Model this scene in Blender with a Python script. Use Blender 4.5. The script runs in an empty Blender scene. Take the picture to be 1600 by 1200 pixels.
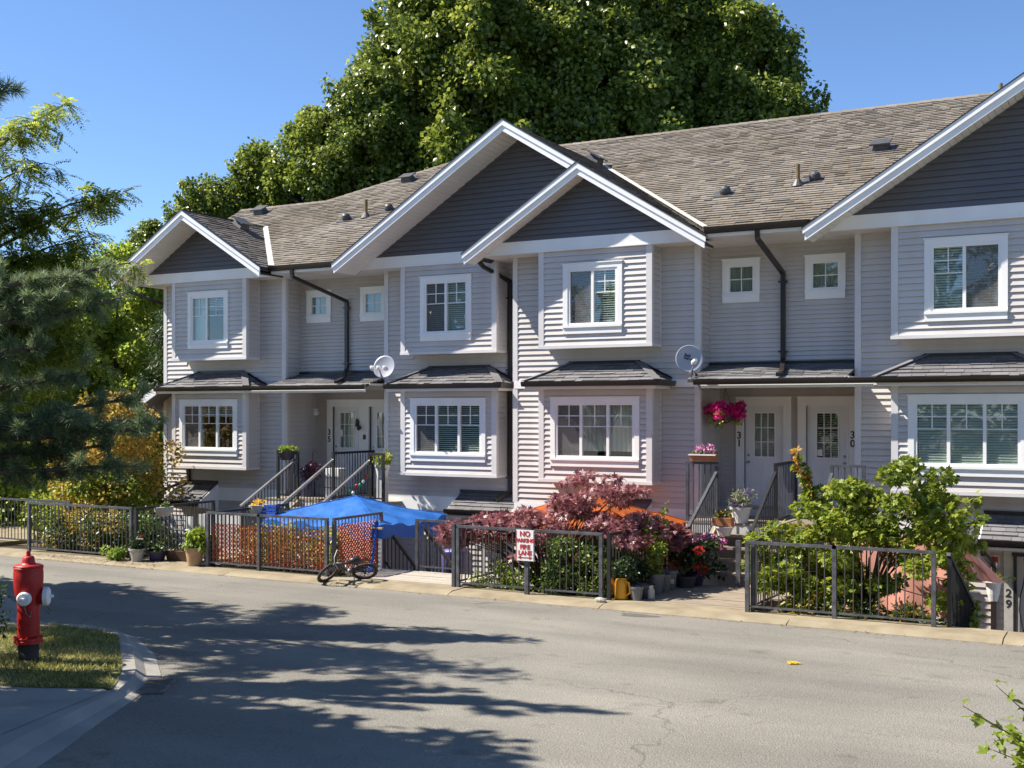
import bpy, math, random
import numpy as np
from mathutils import Vector, Matrix, Euler

random.seed(7)
RNG = np.random.default_rng(11)
SC = bpy.context.scene
COL = SC.collection
R = math.radians

# ------------------------------------------------------------------ camera
EYE_Z = 3.1                                    # the kerb line is z = 0
cam_data = bpy.data.cameras.new('camera')
cam = bpy.data.objects.new('camera', cam_data)
COL.objects.link(cam)
cam.location = (0.0, 0.0, EYE_Z)
cam.rotation_euler = (R(90), 0, math.atan(1830 / 3360))
cam_data.sensor_width = 36.0
cam_data.lens = 36.0 * 1830 / 1600
cam_data.shift_y = 42 / 1600
cam_data.clip_end = 2000
SC.camera = cam

# ------------------------------------------------------------------ sky, sun, exposure
SUN_DIR = Vector((-2.35, -1.0, 2.9)).normalized()      # towards the sun
sun_el = math.asin(SUN_DIR.z)
sun_az = math.atan2(SUN_DIR.x, SUN_DIR.y)
world = bpy.data.worlds.new('World')
SC.world = world
world.use_nodes = True
wn = world.node_tree
wn.nodes.clear()
sky = wn.nodes.new('ShaderNodeTexSky')
sky.sky_type = 'NISHITA'
sky.sun_disc = False
sky.sun_elevation = sun_el
sky.sun_rotation = sun_az
sky.air_density = 0.75
sky.dust_density = 0.0
sky.ozone_density = 6.5
bg = wn.nodes.new('ShaderNodeBackground')
bg.inputs['Strength'].default_value = 0.10
wo = wn.nodes.new('ShaderNodeOutputWorld')
wn.links.new(sky.outputs[0], bg.inputs[0])
wn.links.new(bg.outputs[0], wo.inputs[0])
sun_data = bpy.data.lights.new('sun', 'SUN')
sun_data.energy = 5.0
sun_data.angle = R(0.53)
sun_data.color = (1.0, 0.93, 0.82)
sun = bpy.data.objects.new('sun', sun_data)
COL.objects.link(sun)
sun.rotation_euler = SUN_DIR.to_track_quat('Z', 'Y').to_euler()
SC.view_settings.view_transform = 'Standard'
SC.view_settings.look = 'None'
SC.view_settings.exposure = 1.02
SC.view_settings.gamma = 1.0
SC.view_settings.use_curve_mapping = False

# ------------------------------------------------------------------ materials
def mat(name, col, rough=0.6, var=0.12, scale=3.0, metal=0.0, col2=None, bump=0.0, bscale=60.0,
        stretch=(1, 1, 1), island=0.0, spec=0.5, grain=0.0, gscale=180.0, trans=0.0, coat=0.0):
    m = bpy.data.materials.new(name)
    m.use_nodes = True
    nt = m.node_tree
    b = nt.nodes['Principled BSDF']
    b.inputs['Roughness'].default_value = rough
    b.inputs['Metallic'].default_value = metal
    b.inputs['Specular IOR Level'].default_value = spec
    b.inputs['Coat Weight'].default_value = coat
    L = nt.links.new
    tc = nt.nodes.new('ShaderNodeNewGeometry')
    mp = nt.nodes.new('ShaderNodeMapping')
    mp.inputs['Scale'].default_value = stretch
    L(tc.outputs['Position'], mp.inputs[0])
    nz = nt.nodes.new('ShaderNodeTexNoise')
    nz.inputs['Scale'].default_value = scale
    nz.inputs['Detail'].default_value = 5
    L(mp.outputs[0], nz.inputs['Vector'])
    rp = nt.nodes.new('ShaderNodeValToRGB')
    c2 = col2 if col2 else tuple(c * (1 - var) for c in col)
    c1 = col if col2 else tuple(min(1, c * (1 + var)) for c in col)
    rp.color_ramp.elements[0].position = 0.32
    rp.color_ramp.elements[1].position = 0.68
    rp.color_ramp.elements[0].color = (*c2, 1)
    rp.color_ramp.elements[1].color = (*c1, 1)
    L(nz.outputs[0], rp.inputs[0])
    out = rp.outputs[0]
    if island or grain:
        hs = nt.nodes.new('ShaderNodeHueSaturation')
        L(out, hs.inputs['Color'])
        ma = nt.nodes.new('ShaderNodeMath'); ma.operation = 'MULTIPLY_ADD'
        if island:
            L(tc.outputs['Random Per Island'], ma.inputs[0])
            ma.inputs[1].default_value = 2 * island
            ma.inputs[2].default_value = 1 - island
        else:
            g = nt.nodes.new('ShaderNodeTexNoise')
            g.inputs['Scale'].default_value = gscale
            g.inputs['Detail'].default_value = 2
            L(mp.outputs[0], g.inputs['Vector'])
            L(g.outputs[0], ma.inputs[0])
            ma.inputs[1].default_value = 2 * grain
            ma.inputs[2].default_value = 1 - grain
        L(ma.outputs[0], hs.inputs['Value'])
        out = hs.outputs[0]
    L(out, b.inputs['Base Color'])
    if bump:
        n2 = nt.nodes.new('ShaderNodeTexNoise')
        n2.inputs['Scale'].default_value = bscale
        n2.inputs['Detail'].default_value = 4
        L(mp.outputs[0], n2.inputs['Vector'])
        bp = nt.nodes.new('ShaderNodeBump')
        bp.inputs['Strength'].default_value = bump
        bp.inputs['Distance'].default_value = 0.02
        L(n2.outputs[0], bp.inputs['Height'])
        L(bp.outputs[0], b.inputs['Normal'])
    if trans:
        t = nt.nodes.new('ShaderNodeBsdfTranslucent')
        L(out, t.inputs['Color'])
        mx = nt.nodes.new('ShaderNodeMixShader')
        mx.inputs[0].default_value = trans
        L(b.outputs[0], mx.inputs[1]); L(t.outputs[0], mx.inputs[2])
        L(mx.outputs[0], nt.nodes['Material Output'].inputs['Surface'])
    return m

def leaf_mat(name, dark, mid, light, trans=0.35, rough=0.42, spec=0.5):
    """each leaf picks its own tone; light also passes through the blade"""
    m = bpy.data.materials.new(name)
    m.use_nodes = True
    nt = m.node_tree; L = nt.links.new
    b = nt.nodes['Principled BSDF']
    b.inputs['Roughness'].default_value = rough
    b.inputs['Specular IOR Level'].default_value = spec
    g = nt.nodes.new('ShaderNodeNewGeometry')
    rp = nt.nodes.new('ShaderNodeValToRGB')
    e = rp.color_ramp.elements
    e[0].color = (*dark, 1); e[1].color = (*light, 1)
    k = e.new(0.5); k.color = (*mid, 1)
    nz = nt.nodes.new('ShaderNodeTexNoise'); nz.inputs['Scale'].default_value = 0.7
    L(g.outputs['Position'], nz.inputs['Vector'])
    mm = nt.nodes.new('ShaderNodeMath'); mm.operation = 'ADD'
    m2 = nt.nodes.new('ShaderNodeMath'); m2.operation = 'MULTIPLY_ADD'
    L(nz.outputs[0], m2.inputs[0]); m2.inputs[1].default_value = 1.2; m2.inputs[2].default_value = -0.6
    L(g.outputs['Random Per Island'], mm.inputs[0]); L(m2.outputs[0], mm.inputs[1])
    L(mm.outputs[0], rp.inputs[0])
    L(rp.outputs[0], b.inputs['Base Color'])
    t = nt.nodes.new('ShaderNodeBsdfTranslucent')
    hs = nt.nodes.new('ShaderNodeHueSaturation'); hs.inputs['Value'].default_value = 1.5; hs.inputs['Hue'].default_value = 0.485
    L(rp.outputs[0], hs.inputs['Color']); L(hs.outputs[0], t.inputs['Color'])
    mx = nt.nodes.new('ShaderNodeMixShader'); mx.inputs[0].default_value = trans
    L(b.outputs[0], mx.inputs[1]); L(t.outputs[0], mx.inputs[2])
    L(mx.outputs[0], nt.nodes['Material Output'].inputs['Surface'])
    return m

def glass_mat(name, tint=0.9, film=0.0, filmcol=(0.2, 0.2, 0.2)):
    """thin window glass: mirror by Fresnel, the rest passes; film = share of a woven fly screen"""
    m = bpy.data.materials.new(name); m.use_nodes = True
    nt = m.node_tree; L = nt.links.new
    nt.nodes.remove(nt.nodes['Principled BSDF'])
    tr = nt.nodes.new('ShaderNodeBsdfTransparent'); tr.inputs[0].default_value = (tint * .95, tint, tint * .97, 1)
    gl = nt.nodes.new('ShaderNodeBsdfGlossy'); gl.inputs['Roughness'].default_value = 0.015
    nz = nt.nodes.new('ShaderNodeTexNoise'); nz.inputs['Scale'].default_value = 1.3
    ge = nt.nodes.new('ShaderNodeNewGeometry'); L(ge.outputs['Position'], nz.inputs['Vector'])
    bp = nt.nodes.new('ShaderNodeBump'); bp.inputs['Strength'].default_value = 0.06; bp.inputs['Distance'].default_value = 0.05
    L(nz.outputs[0], bp.inputs['Height']); L(bp.outputs[0], gl.inputs['Normal'])
    lw = nt.nodes.new('ShaderNodeLayerWeight'); lw.inputs[0].default_value = 0.5      # Schlick: 0.07 + 0.93 (1 - cos)^5
    pw = nt.nodes.new('ShaderNodeMath'); pw.operation = 'POWER'; L(lw.outputs['Facing'], pw.inputs[0]); pw.inputs[1].default_value = 4.0
    fr = nt.nodes.new('ShaderNodeMath'); fr.operation = 'MULTIPLY_ADD'; L(pw.outputs[0], fr.inputs[0]); fr.inputs[1].default_value = .90; fr.inputs[2].default_value = .085
    mx = nt.nodes.new('ShaderNodeMixShader')
    L(fr.outputs[0], mx.inputs[0]); L(tr.outputs[0], mx.inputs[1]); L(gl.outputs[0], mx.inputs[2])
    out = mx.outputs[0]
    if film:
        df = nt.nodes.new('ShaderNodeBsdfDiffuse'); df.inputs[0].default_value = (*filmcol, 1)
        m2 = nt.nodes.new('ShaderNodeMixShader'); m2.inputs[0].default_value = film
        L(out, m2.inputs[1]); L(df.outputs[0], m2.inputs[2]); out = m2.outputs[0]
    L(out, nt.nodes['Material Output'].inputs['Surface'])
    return m

M = dict(
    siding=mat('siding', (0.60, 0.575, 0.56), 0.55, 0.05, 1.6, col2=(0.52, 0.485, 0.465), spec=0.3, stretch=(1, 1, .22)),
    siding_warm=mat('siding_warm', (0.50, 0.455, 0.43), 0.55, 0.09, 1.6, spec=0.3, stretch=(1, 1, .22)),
    dark_siding=mat('dark_siding', (0.115, 0.115, 0.125), 0.5, 0.1, 0.9, spec=0.4),
    trim=mat('trim', (0.84, 0.84, 0.83), 0.45, 0.04, 2.0, spec=0.4, stretch=(1, 1, .3)),
    cornertrim=mat('corner_trim', (0.66, 0.645, 0.645), 0.5, 0.05, 2.0, spec=0.3),
    soffit=mat('soffit', (0.74, 0.71, 0.66), 0.5, 0.05, 2.0),
    door=mat('door_paint', (0.78, 0.79, 0.82), 0.38, 0.03, 2.0),
    shingle=mat('main_shingle', (0.245, 0.218, 0.185), 0.9, 0.2, 0.45, col2=(0.185, 0.155, 0.12), island=0.15, bump=0.5, bscale=220, spec=0.15),
    shingle_shaded=mat('gable_shingle_shaded', (0.19, 0.175, 0.16), 0.9, 0.2, 0.6, col2=(0.14, 0.125, 0.11), island=0.28, bump=0.5, bscale=220, spec=0.15),  # shade of the gable slopes in grazing sun put into a darker colour
    shingle_grey=mat('grey_shingle', (0.215, 0.21, 0.215), 0.9, 0.2, 0.9, col2=(0.155, 0.15, 0.155), island=0.16, bump=0.5, bscale=260, spec=0.15),
    shingle_shadow_base=mat('shingle_shadow_base', (0.05, 0.045, 0.04), 0.95, 0.2, 3.0),  # dark deck seen between courses: shadow lines put into its colour
    picket=mat('picket_paint', (0.075, 0.066, 0.06), 0.5, 0.3, 9.0, col2=(0.04, 0.037, 0.036)),
    flash=mat('flashing', (0.62, 0.58, 0.52), 0.5, 0.15, 4.0),
    gutter=mat('gutter', (0.028, 0.021, 0.018), 0.35, 0.2, 2.0),
    black=mat('black_metal', (0.018, 0.018, 0.02), 0.4, 0.2, 6.0),
    fence=mat('fence_paint', (0.085, 0.09, 0.105), 0.42, 0.25, 7.0, col2=(0.05, 0.05, 0.058), spec=0.5),
    fence_worn_lit=mat('fence_worn_lit_paint', (0.115, 0.12, 0.14), 0.4, 0.2, 9.0, col2=(0.055, 0.055, 0.062), spec=0.5),  # worn paint, with the sunlit tone of the front panels put in
    asphalt=mat('asphalt', (0.255, 0.24, 0.205), 0.93, 0.1, 0.35, col2=(0.20, 0.188, 0.165), grain=0.42, gscale=48, bump=0.8, bscale=60, spec=0.2),
    kerb=mat('kerb_concrete', (0.32, 0.27, 0.185), 0.9, 0.1, 2.2, col2=(0.22, 0.18, 0.12), grain=0.12, bump=0.3, bscale=90, spec=0.2),
    concrete=mat('concrete', (0.37, 0.35, 0.315), 0.9, 0.1, 1.6, col2=(0.28, 0.265, 0.24), grain=0.1, bump=0.3, bscale=90, spec=0.2),
    soil=mat('soil', (0.075, 0.055, 0.035), 0.95, 0.3, 2.0, bump=0.8, bscale=20),
    ground=mat('ground', (0.06, 0.065, 0.03), 0.95, 0.3, 0.6, bump=0.8, bscale=12),
    turf=mat('turf', (0.22, 0.20, 0.07), 0.95, 0.3, 1.1, col2=(0.08, 0.10, 0.03), bump=0.7, bscale=60),
    paving=mat('paving', (0.27, 0.25, 0.22), 0.9, 0.15, 1.2, bump=0.3),
    plank=mat('deck_plank', (0.33, 0.27, 0.20), 0.85, 0.2, 3.0, col2=(0.22, 0.18, 0.135), stretch=(1, 9, 9), bump=0.4, bscale=25, island=0.1),
    plank_pale=mat('pale_plank', (0.47, 0.43, 0.37), 0.85, 0.15, 3.0, col2=(0.36, 0.32, 0.27), stretch=(1, 9, 9), bump=0.4, bscale=25),
    stringer=mat('stringer_wood', (0.42, 0.31, 0.19), 0.8, 0.2, 2.5, stretch=(6, 1, 1)),
    porch=mat('porch_paint', (0.55, 0.545, 0.54), 0.6, 0.12, 2.0),
    bark=mat('bark', (0.10, 0.075, 0.055), 0.95, 0.3, 5.0, stretch=(1, 1, .3), bump=0.8, bscale=20),
    bark_pale=mat('pale_bark', (0.26, 0.235, 0.20), 0.9, 0.3, 4.0, bump=0.5, bscale=20),
    twig=mat('twig', (0.09, 0.06, 0.04), 0.9, 0.2, 8.0),
    blind=mat('blind', (0.82, 0.82, 0.79), 0.5, 0.04, 2.0, trans=0.25),
    curtain=mat('curtain', (0.78, 0.79, 0.78), 0.8, 0.05, 2.0, trans=0.3),
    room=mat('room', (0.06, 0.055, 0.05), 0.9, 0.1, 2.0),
    glass=glass_mat('window_glass', 0.96),
    screen=glass_mat('screen_glass', 0.9, 0.34, (0.2, 0.19, 0.195)),
    red=mat('hydrant_red', (0.50, 0.016, 0.014), 0.45, 0.18, 14.0, col2=(0.34, 0.010, 0.012), spec=0.45, bump=.15, bscale=70, grain=.12, gscale=90),
    rust=mat('hydrant_base', (0.045, 0.035, 0.03), 0.8, 0.3, 8.0, bump=0.3),
    white=mat('white_paint', (0.8, 0.8, 0.8), 0.4, 0.04, 4.0),
    steel=mat('steel', (0.42, 0.42, 0.44), 0.35, 0.1, 5.0, metal=0.9),
    iron=mat('cast_iron', (0.16, 0.13, 0.11), 0.7, 0.3, 8.0, bump=0.3),
    dish=mat('dish_shaded_paint', (0.36, 0.38, 0.44), 0.4, 0.05, 3.0),  # bluish grey of the dish's shaded face put into the paint
    ink=mat('ink', (0.02, 0.02, 0.03), 0.5, 0.05, 3.0),
    signred=mat('sign_red', (0.40, 0.02, 0.025), 0.5, 0.15, 9.0),
    blue=mat('blue_canvas', (0.05, 0.215, 0.66), 0.5, 0.08, 2.2, col2=(0.022, 0.15, 0.52), trans=0.3, spec=0.4, bump=1.0, bscale=5),
    orange=mat('orange_canvas', (0.52, 0.125, 0.025), 0.6, 0.1, 1.5, trans=0.3, spec=0.3, bump=1.0, bscale=5),
    salmon=mat('salmon_cloth', (0.68, 0.32, 0.25), 0.8, 0.08, 1.5, trans=0.2),
    redmesh=mat('red_mesh', (0.50, 0.085, 0.03), 0.6, 0.15, 6.0),
    terracotta=mat('terracotta', (0.46, 0.19, 0.085), 0.8, 0.15, 6.0),
    tanpot=mat('tan_pot', (0.42, 0.27, 0.15), 0.8, 0.15, 6.0),
    greypot=mat('grey_pot', (0.15, 0.15, 0.16), 0.5, 0.12, 6.0),
    darkpot=mat('dark_pot', (0.045, 0.045, 0.055), 0.45, 0.12, 6.0),
    purplepot=mat('purple_pot', (0.03, 0.025, 0.085), 0.4, 0.12, 6.0),
    brownpot=mat('brown_pot', (0.085, 0.045, 0.025), 0.6, 0.12, 6.0),
    whitepot=mat('white_pot', (0.72, 0.71, 0.68), 0.5, 0.06, 6.0),
    palepot=mat('pale_pot', (0.42, 0.40, 0.36), 0.7, 0.12, 6.0),
    yellow=mat('yellow_plastic', (0.75, 0.33, 0.01), 0.4, 0.06, 5.0),
    rubber=mat('rubber', (0.035, 0.03, 0.027), 0.8, 0.15, 8.0),
    bluetool=mat('blue_plastic', (0.02, 0.09, 0.5), 0.4, 0.06, 5.0),
    stone=mat('stone', (0.36, 0.34, 0.31), 0.9, 0.25, 12.0, bump=0.5),
    vent=mat('vent_metal', (0.07, 0.068, 0.07), 0.5, 0.2, 6.0),
    pipe=mat('pipe_brass', (0.20, 0.13, 0.045), 0.5, 0.2, 6.0),
    violet=mat('violet_plastic', (0.16, 0.15, 0.42), 0.45, 0.06, 5.0),
)
LF = dict(
    cotton=leaf_mat('cottonwood_leaf', (0.055, 0.088, 0.012), (0.135, 0.187, 0.028), (0.27, 0.33, 0.062), 0.46, 0.33),
    woods=leaf_mat('woods_leaf', (0.12, 0.19, 0.025), (0.25, 0.34, 0.045), (0.42, 0.50, 0.09), 0.55),
    conifer=leaf_mat('conifer_leaf', (0.03, 0.055, 0.015), (0.06, 0.10, 0.03), (0.10, 0.15, 0.05), 0.2),
    pine=leaf_mat('pine_needle', (0.07, 0.11, 0.05), (0.15, 0.21, 0.10), (0.26, 0.34, 0.17), 0.35),
    locust=leaf_mat('locust_leaf', (0.09, 0.14, 0.018), (0.20, 0.27, 0.04), (0.34, 0.40, 0.07), 0.58),
    red=leaf_mat('red_maple_leaf', (0.13, 0.035, 0.04), (0.28, 0.10, 0.105), (0.46, 0.24, 0.23), 0.3, 0.36),
    darkred=leaf_mat('dark_purple_leaf', (0.03, 0.012, 0.025), (0.07, 0.02, 0.05), (0.14, 0.04, 0.10), 0.2),
    vine=leaf_mat('vine_maple_leaf', (0.09, 0.14, 0.014), (0.20, 0.27, 0.03), (0.36, 0.41, 0.055), 0.42),
    vineorange=leaf_mat('turning_leaf', (0.30, 0.15, 0.02), (0.42, 0.22, 0.03), (0.5, 0.32, 0.05), 0.4),
    amber=leaf_mat('amber_leaf', (0.18, 0.16, 0.022), (0.38, 0.27, 0.04), (0.56, 0.40, 0.09), 0.45),
    shrub=leaf_mat('shrub_leaf', (0.03, 0.06, 0.012), (0.065, 0.12, 0.022), (0.16, 0.22, 0.05), 0.3),
    dark=leaf_mat('dark_leaf', (0.015, 0.03, 0.01), (0.03, 0.06, 0.018), (0.06, 0.11, 0.03), 0.25),
    lime=leaf_mat('lime_leaf', (0.10, 0.17, 0.02), (0.19, 0.29, 0.03), (0.33, 0.42, 0.06), 0.4),
    grass=leaf_mat('grass_blade', (0.14, 0.15, 0.03), (0.32, 0.31, 0.08), (0.52, 0.47, 0.2), 0.35),
    magenta=leaf_mat('magenta_petal', (0.38, 0.004, 0.11), (0.58, 0.01, 0.20), (0.75, 0.05, 0.34), 0.3),
    scarlet=leaf_mat('scarlet_petal', (0.5, 0.02, 0.012), (0.7, 0.05, 0.03), (0.8, 0.13, 0.08), 0.3),
    pinkpetal=leaf_mat('pink_petal', (0.45, 0.06, 0.28), (0.65, 0.2, 0.45), (0.8, 0.55, 0.7), 0.3),
    lavender=leaf_mat('lavender_petal', (0.16, 0.07, 0.30), (0.26, 0.13, 0.42), (0.38, 0.22, 0.55), 0.3),
    whitepetal=leaf_mat('white_petal', (0.6, 0.6, 0.58), (0.72, 0.72, 0.7), (0.8, 0.8, 0.8), 0.2),
    yellowpetal=leaf_mat('yellow_petal', (0.6, 0.36, 0.02), (0.75, 0.5, 0.03), (0.8, 0.6, 0.1), 0.3),
    silver=leaf_mat('silver_leaf', (0.16, 0.19, 0.11), (0.25, 0.28, 0.17), (0.36, 0.38, 0.25), 0.3),
)

# asphalt: worn wheel paths, stains, a few hairline cracks
def weathered_asphalt(m):
    nt = m.node_tree; L = nt.links.new; b = nt.nodes['Principled BSDF']
    src = b.inputs['Base Color'].links[0].from_socket
    ge = nt.nodes.new('ShaderNodeNewGeometry')
    def noise(scale, stretch=(1, 1, 1), detail=4, rough=.55):
        mp = nt.nodes.new('ShaderNodeMapping'); mp.inputs['Scale'].default_value = stretch; L(ge.outputs['Position'], mp.inputs[0])
        n = nt.nodes.new('ShaderNodeTexNoise'); n.inputs['Scale'].default_value = scale; n.inputs['Detail'].default_value = detail; n.inputs['Roughness'].default_value = rough; L(mp.outputs[0], n.inputs['Vector']); return n
    def ramp(sock, a, b_, ca, cb):
        r = nt.nodes.new('ShaderNodeValToRGB'); r.color_ramp.elements[0].position = a; r.color_ramp.elements[1].position = b_
        r.color_ramp.elements[0].color = (ca, ca, ca, 1); r.color_ramp.elements[1].color = (cb, cb, cb, 1); L(sock, r.inputs[0]); return r.outputs[0]
    def mul(a, b_):
        x = nt.nodes.new('ShaderNodeMix'); x.data_type = 'RGBA'; x.blend_type = 'MULTIPLY'; x.inputs[0].default_value = 1; L(a, x.inputs[6]); L(b_, x.inputs[7]); return x.outputs[2]
    out = mul(src, ramp(noise(.9, (.22, 1.0, 1)).outputs[0], .35, .65, .84, 1.08))          # long wheel-worn bands
    out = mul(out, ramp(noise(1.7, detail=6, rough=.7).outputs[0], .30, .42, .72, 1.0))      # blotchy stains
    vo = nt.nodes.new('ShaderNodeTexVoronoi'); vo.feature = 'DISTANCE_TO_EDGE'; vo.inputs['Scale'].default_value = .21
    ds = nt.nodes.new('ShaderNodeVectorMath'); ds.operation = 'MULTIPLY_ADD'; L(noise(1.3, detail=6).outputs['Color'], ds.inputs[0]); ds.inputs[1].default_value = (1.1, 1.1, 0); L(ge.outputs['Position'], ds.inputs[2]); L(ds.outputs[0], vo.inputs['Vector'])
    ln = ramp(vo.outputs['Distance'], .0010, .0026, .62, 1.0)
    gate = ramp(noise(.33).outputs[0], .50, .56, 0, 1)
    mx = nt.nodes.new('ShaderNodeMix'); mx.data_type = 'RGBA'; L(gate, mx.inputs[0]); mx.inputs[6].default_value = (1, 1, 1, 1); L(ln, mx.inputs[7])
    out = mul(out, mx.outputs[2])
    L(out, b.inputs['Base Color'])
weathered_asphalt(M['asphalt'])

# ------------------------------------------------------------------ geometry helpers
class MB:
    def __init__(s): s.v = []; s.f = []
    def add(s, vs, fs):
        n = len(s.v); s.v += [tuple(p) for p in vs]; s.f += [tuple(i + n for i in q) for q in fs]; return s
    def box(s, x0, x1, y0, y1, z0, z1):
        return s.add([(x0,y0,z0),(x1,y0,z0),(x1,y1,z0),(x0,y1,z0),(x0,y0,z1),(x1,y0,z1),(x1,y1,z1),(x0,y1,z1)],
                     [(0,3,2,1),(4,5,6,7),(0,1,5,4),(1,2,6,5),(2,3,7,6),(3,0,4,7)])
    def prism(s, poly, d):
        """closed polygon (3-D points, counter-clockwise seen against d) swept along vector d"""
        n = len(poly); d = Vector(d); a = [Vector(p) for p in poly]; b = [p + d for p in a]
        fs = [tuple(range(n)), tuple(reversed(range(n, 2 * n)))]
        for i in range(n):
            j = (i + 1) % n; fs.append((i, n + i, n + j, j))
        return s.add(a + b, fs)
    def uz(s, poly, v0, v1): return s.prism([(u, v0, z) for u, z in poly], (0, v1 - v0, 0))
    def bar(s, p, q, w, h, up=(0, 0, 1)):
        p = Vector(p); q = Vector(q); d = (q - p).normalized(); up = Vector(up)
        if abs(d.dot(up)) > .98: up = Vector((0, 1, 0))
        a = d.cross(up).normalized() * w / 2; b = a.cross(d).normalized() * h / 2
        vs = [p-a-b, p+a-b, p+a+b, p-a+b, q-a-b, q+a-b, q+a+b, q-a+b]
        return s.add(vs, [(0,1,2,3),(7,6,5,4),(0,4,5,1),(1,5,6,2),(2,6,7,3),(3,7,4,0)])
    def tube(s, pts, r, n=6, cap=True):
        pts = [Vector(p) for p in pts]; k = len(pts)
        rs = r if isinstance(r, (list, tuple)) else [r] * k
        vs = []; a = None
        for i, p in enumerate(pts):
            d = (pts[min(i+1, k-1)] - pts[max(i-1, 0)]).normalized()
            if a is None:
                a = d.cross(Vector((0, 0, 1)))
                if a.length < .05: a = d.cross(Vector((0, 1, 0)))
            a = (a - d * a.dot(d)).normalized(); b = d.cross(a)
            for j in range(n):
                t = 2 * math.pi * j / n
                vs.append(p + (a * math.cos(t) + b * math.sin(t)) * rs[i])
        fs = []
        for i in range(k - 1):
            for j in range(n):
                j2 = (j + 1) % n
                fs.append((i*n+j, i*n+j2, (i+1)*n+j2, (i+1)*n+j))
        if cap: fs += [tuple(reversed(range(n))), tuple(range((k-1)*n, k*n))]
        return s.add(vs, fs)
    def lathe(s, prof, c=(0, 0, 0), n=20, axis=(0, 0, 1), sx=1.0, sy=1.0):
        c = Vector(c); q = Vector((0, 0, 1)).rotation_difference(Vector(axis)); vs = []; fs = []
        for r, z in prof:
            for j in range(n):
                t = 2 * math.pi * j / n
                vs.append(c + q @ Vector((r * math.cos(t) * sx, r * math.sin(t) * sy, z)))
        k = len(prof)
        for i in range(k - 1):
            for j in range(n):
                j2 = (j + 1) % n; fs.append((i*n+j, i*n+j2, (i+1)*n+j2, (i+1)*n+j))
        fs.append(tuple(reversed(range(n)))); fs.append(tuple(range((k-1)*n, k*n)))
        return s.add(vs, fs)

ORG = {}
def origin_of(o): return ORG.get(o.name, Vector((0, 0, 0)))

def finish(name, me, material, parent=None, org=None, smooth=False):
    me.materials.append(material)
    if smooth: me.polygons.foreach_set('use_smooth', [True] * len(me.polygons))
    o = bpy.data.objects.new(name, me); COL.objects.link(o)
    if parent is not None:
        o.parent = parent; ORG[o.name] = origin_of(parent)
    else:
        o.location = org; ORG[o.name] = Vector(org)
    return o

def build(mb, name, material, parent=None, org=None, smooth=False):
    """link what mb holds (world coordinates) as one mesh object"""
    base = origin_of(parent) if parent is not None else Vector(org if org is not None else (0, 0, 0))
    me = bpy.data.meshes.new(name)
    a = np.array(mb.v, dtype=float) - np.array(base)
    me.from_pydata(a.tolist(), [], mb.f); me.update()
    return finish(name, me, material, parent, base, smooth)

def tag(o, label=None, cat=None, group=None, kind=None):
    if label: o['label'] = label
    if cat: o['category'] = cat
    if group: o['group'] = group
    if kind: o['kind'] = kind
    return o

def thing(name, loc, label, cat, group=None):
    o = bpy.data.objects.new(name, None); COL.objects.link(o); o.empty_display_size = .2
    o.location = loc; ORG[o.name] = Vector(loc)
    return tag(o, label, cat, group)

def piece(name, me, material, parent, pos, rot=None, scale=None):
    """one more object on a shared mesh; pos in world coordinates"""
    if not me.materials: me.materials.append(material)
    o = bpy.data.objects.new(name, me); COL.objects.link(o)
    o.parent = parent; o.location = Vector(pos) - origin_of(parent)
    if rot: o.rotation_euler = rot
    if scale: o.scale = scale
    ORG[o.name] = Vector(pos)
    return o

def mesh_of(mb, name):
    me = bpy.data.meshes.new(name); me.from_pydata([tuple(p) for p in mb.v], [], mb.f); me.update(); return me

def lettering(txt, size, material, parent, pos, rot, name='lettering', org=None, extrude=.003, align='CENTER', bold=0.0):
    cu = bpy.data.curves.new('txt', 'FONT'); cu.body = txt; cu.size = size; cu.extrude = extrude
    cu.align_x = align; cu.align_y = 'CENTER'; cu.offset = bold
    t = bpy.data.objects.new('txt', cu); COL.objects.link(t)
    dg = bpy.context.evaluated_depsgraph_get()
    me = bpy.data.meshes.new_from_object(t.evaluated_get(dg)); bpy.data.objects.remove(t)
    o = bpy.data.objects.new(name, me); COL.objects.link(o); me.materials.clear(); me.materials.append(material)
    o.parent = parent; o.location = Vector(pos) - origin_of(parent); o.rotation_euler = rot
    return o

FRONT = (R(90), 0, 0)            # lettering that faces the road

# ------------------------------------------------------------------ leaves
def unit(a): return a / np.maximum(np.linalg.norm(a, axis=1, keepdims=True), 1e-9)
def rand_dirs(n): return unit(RNG.normal(size=(n, 3)))

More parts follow.
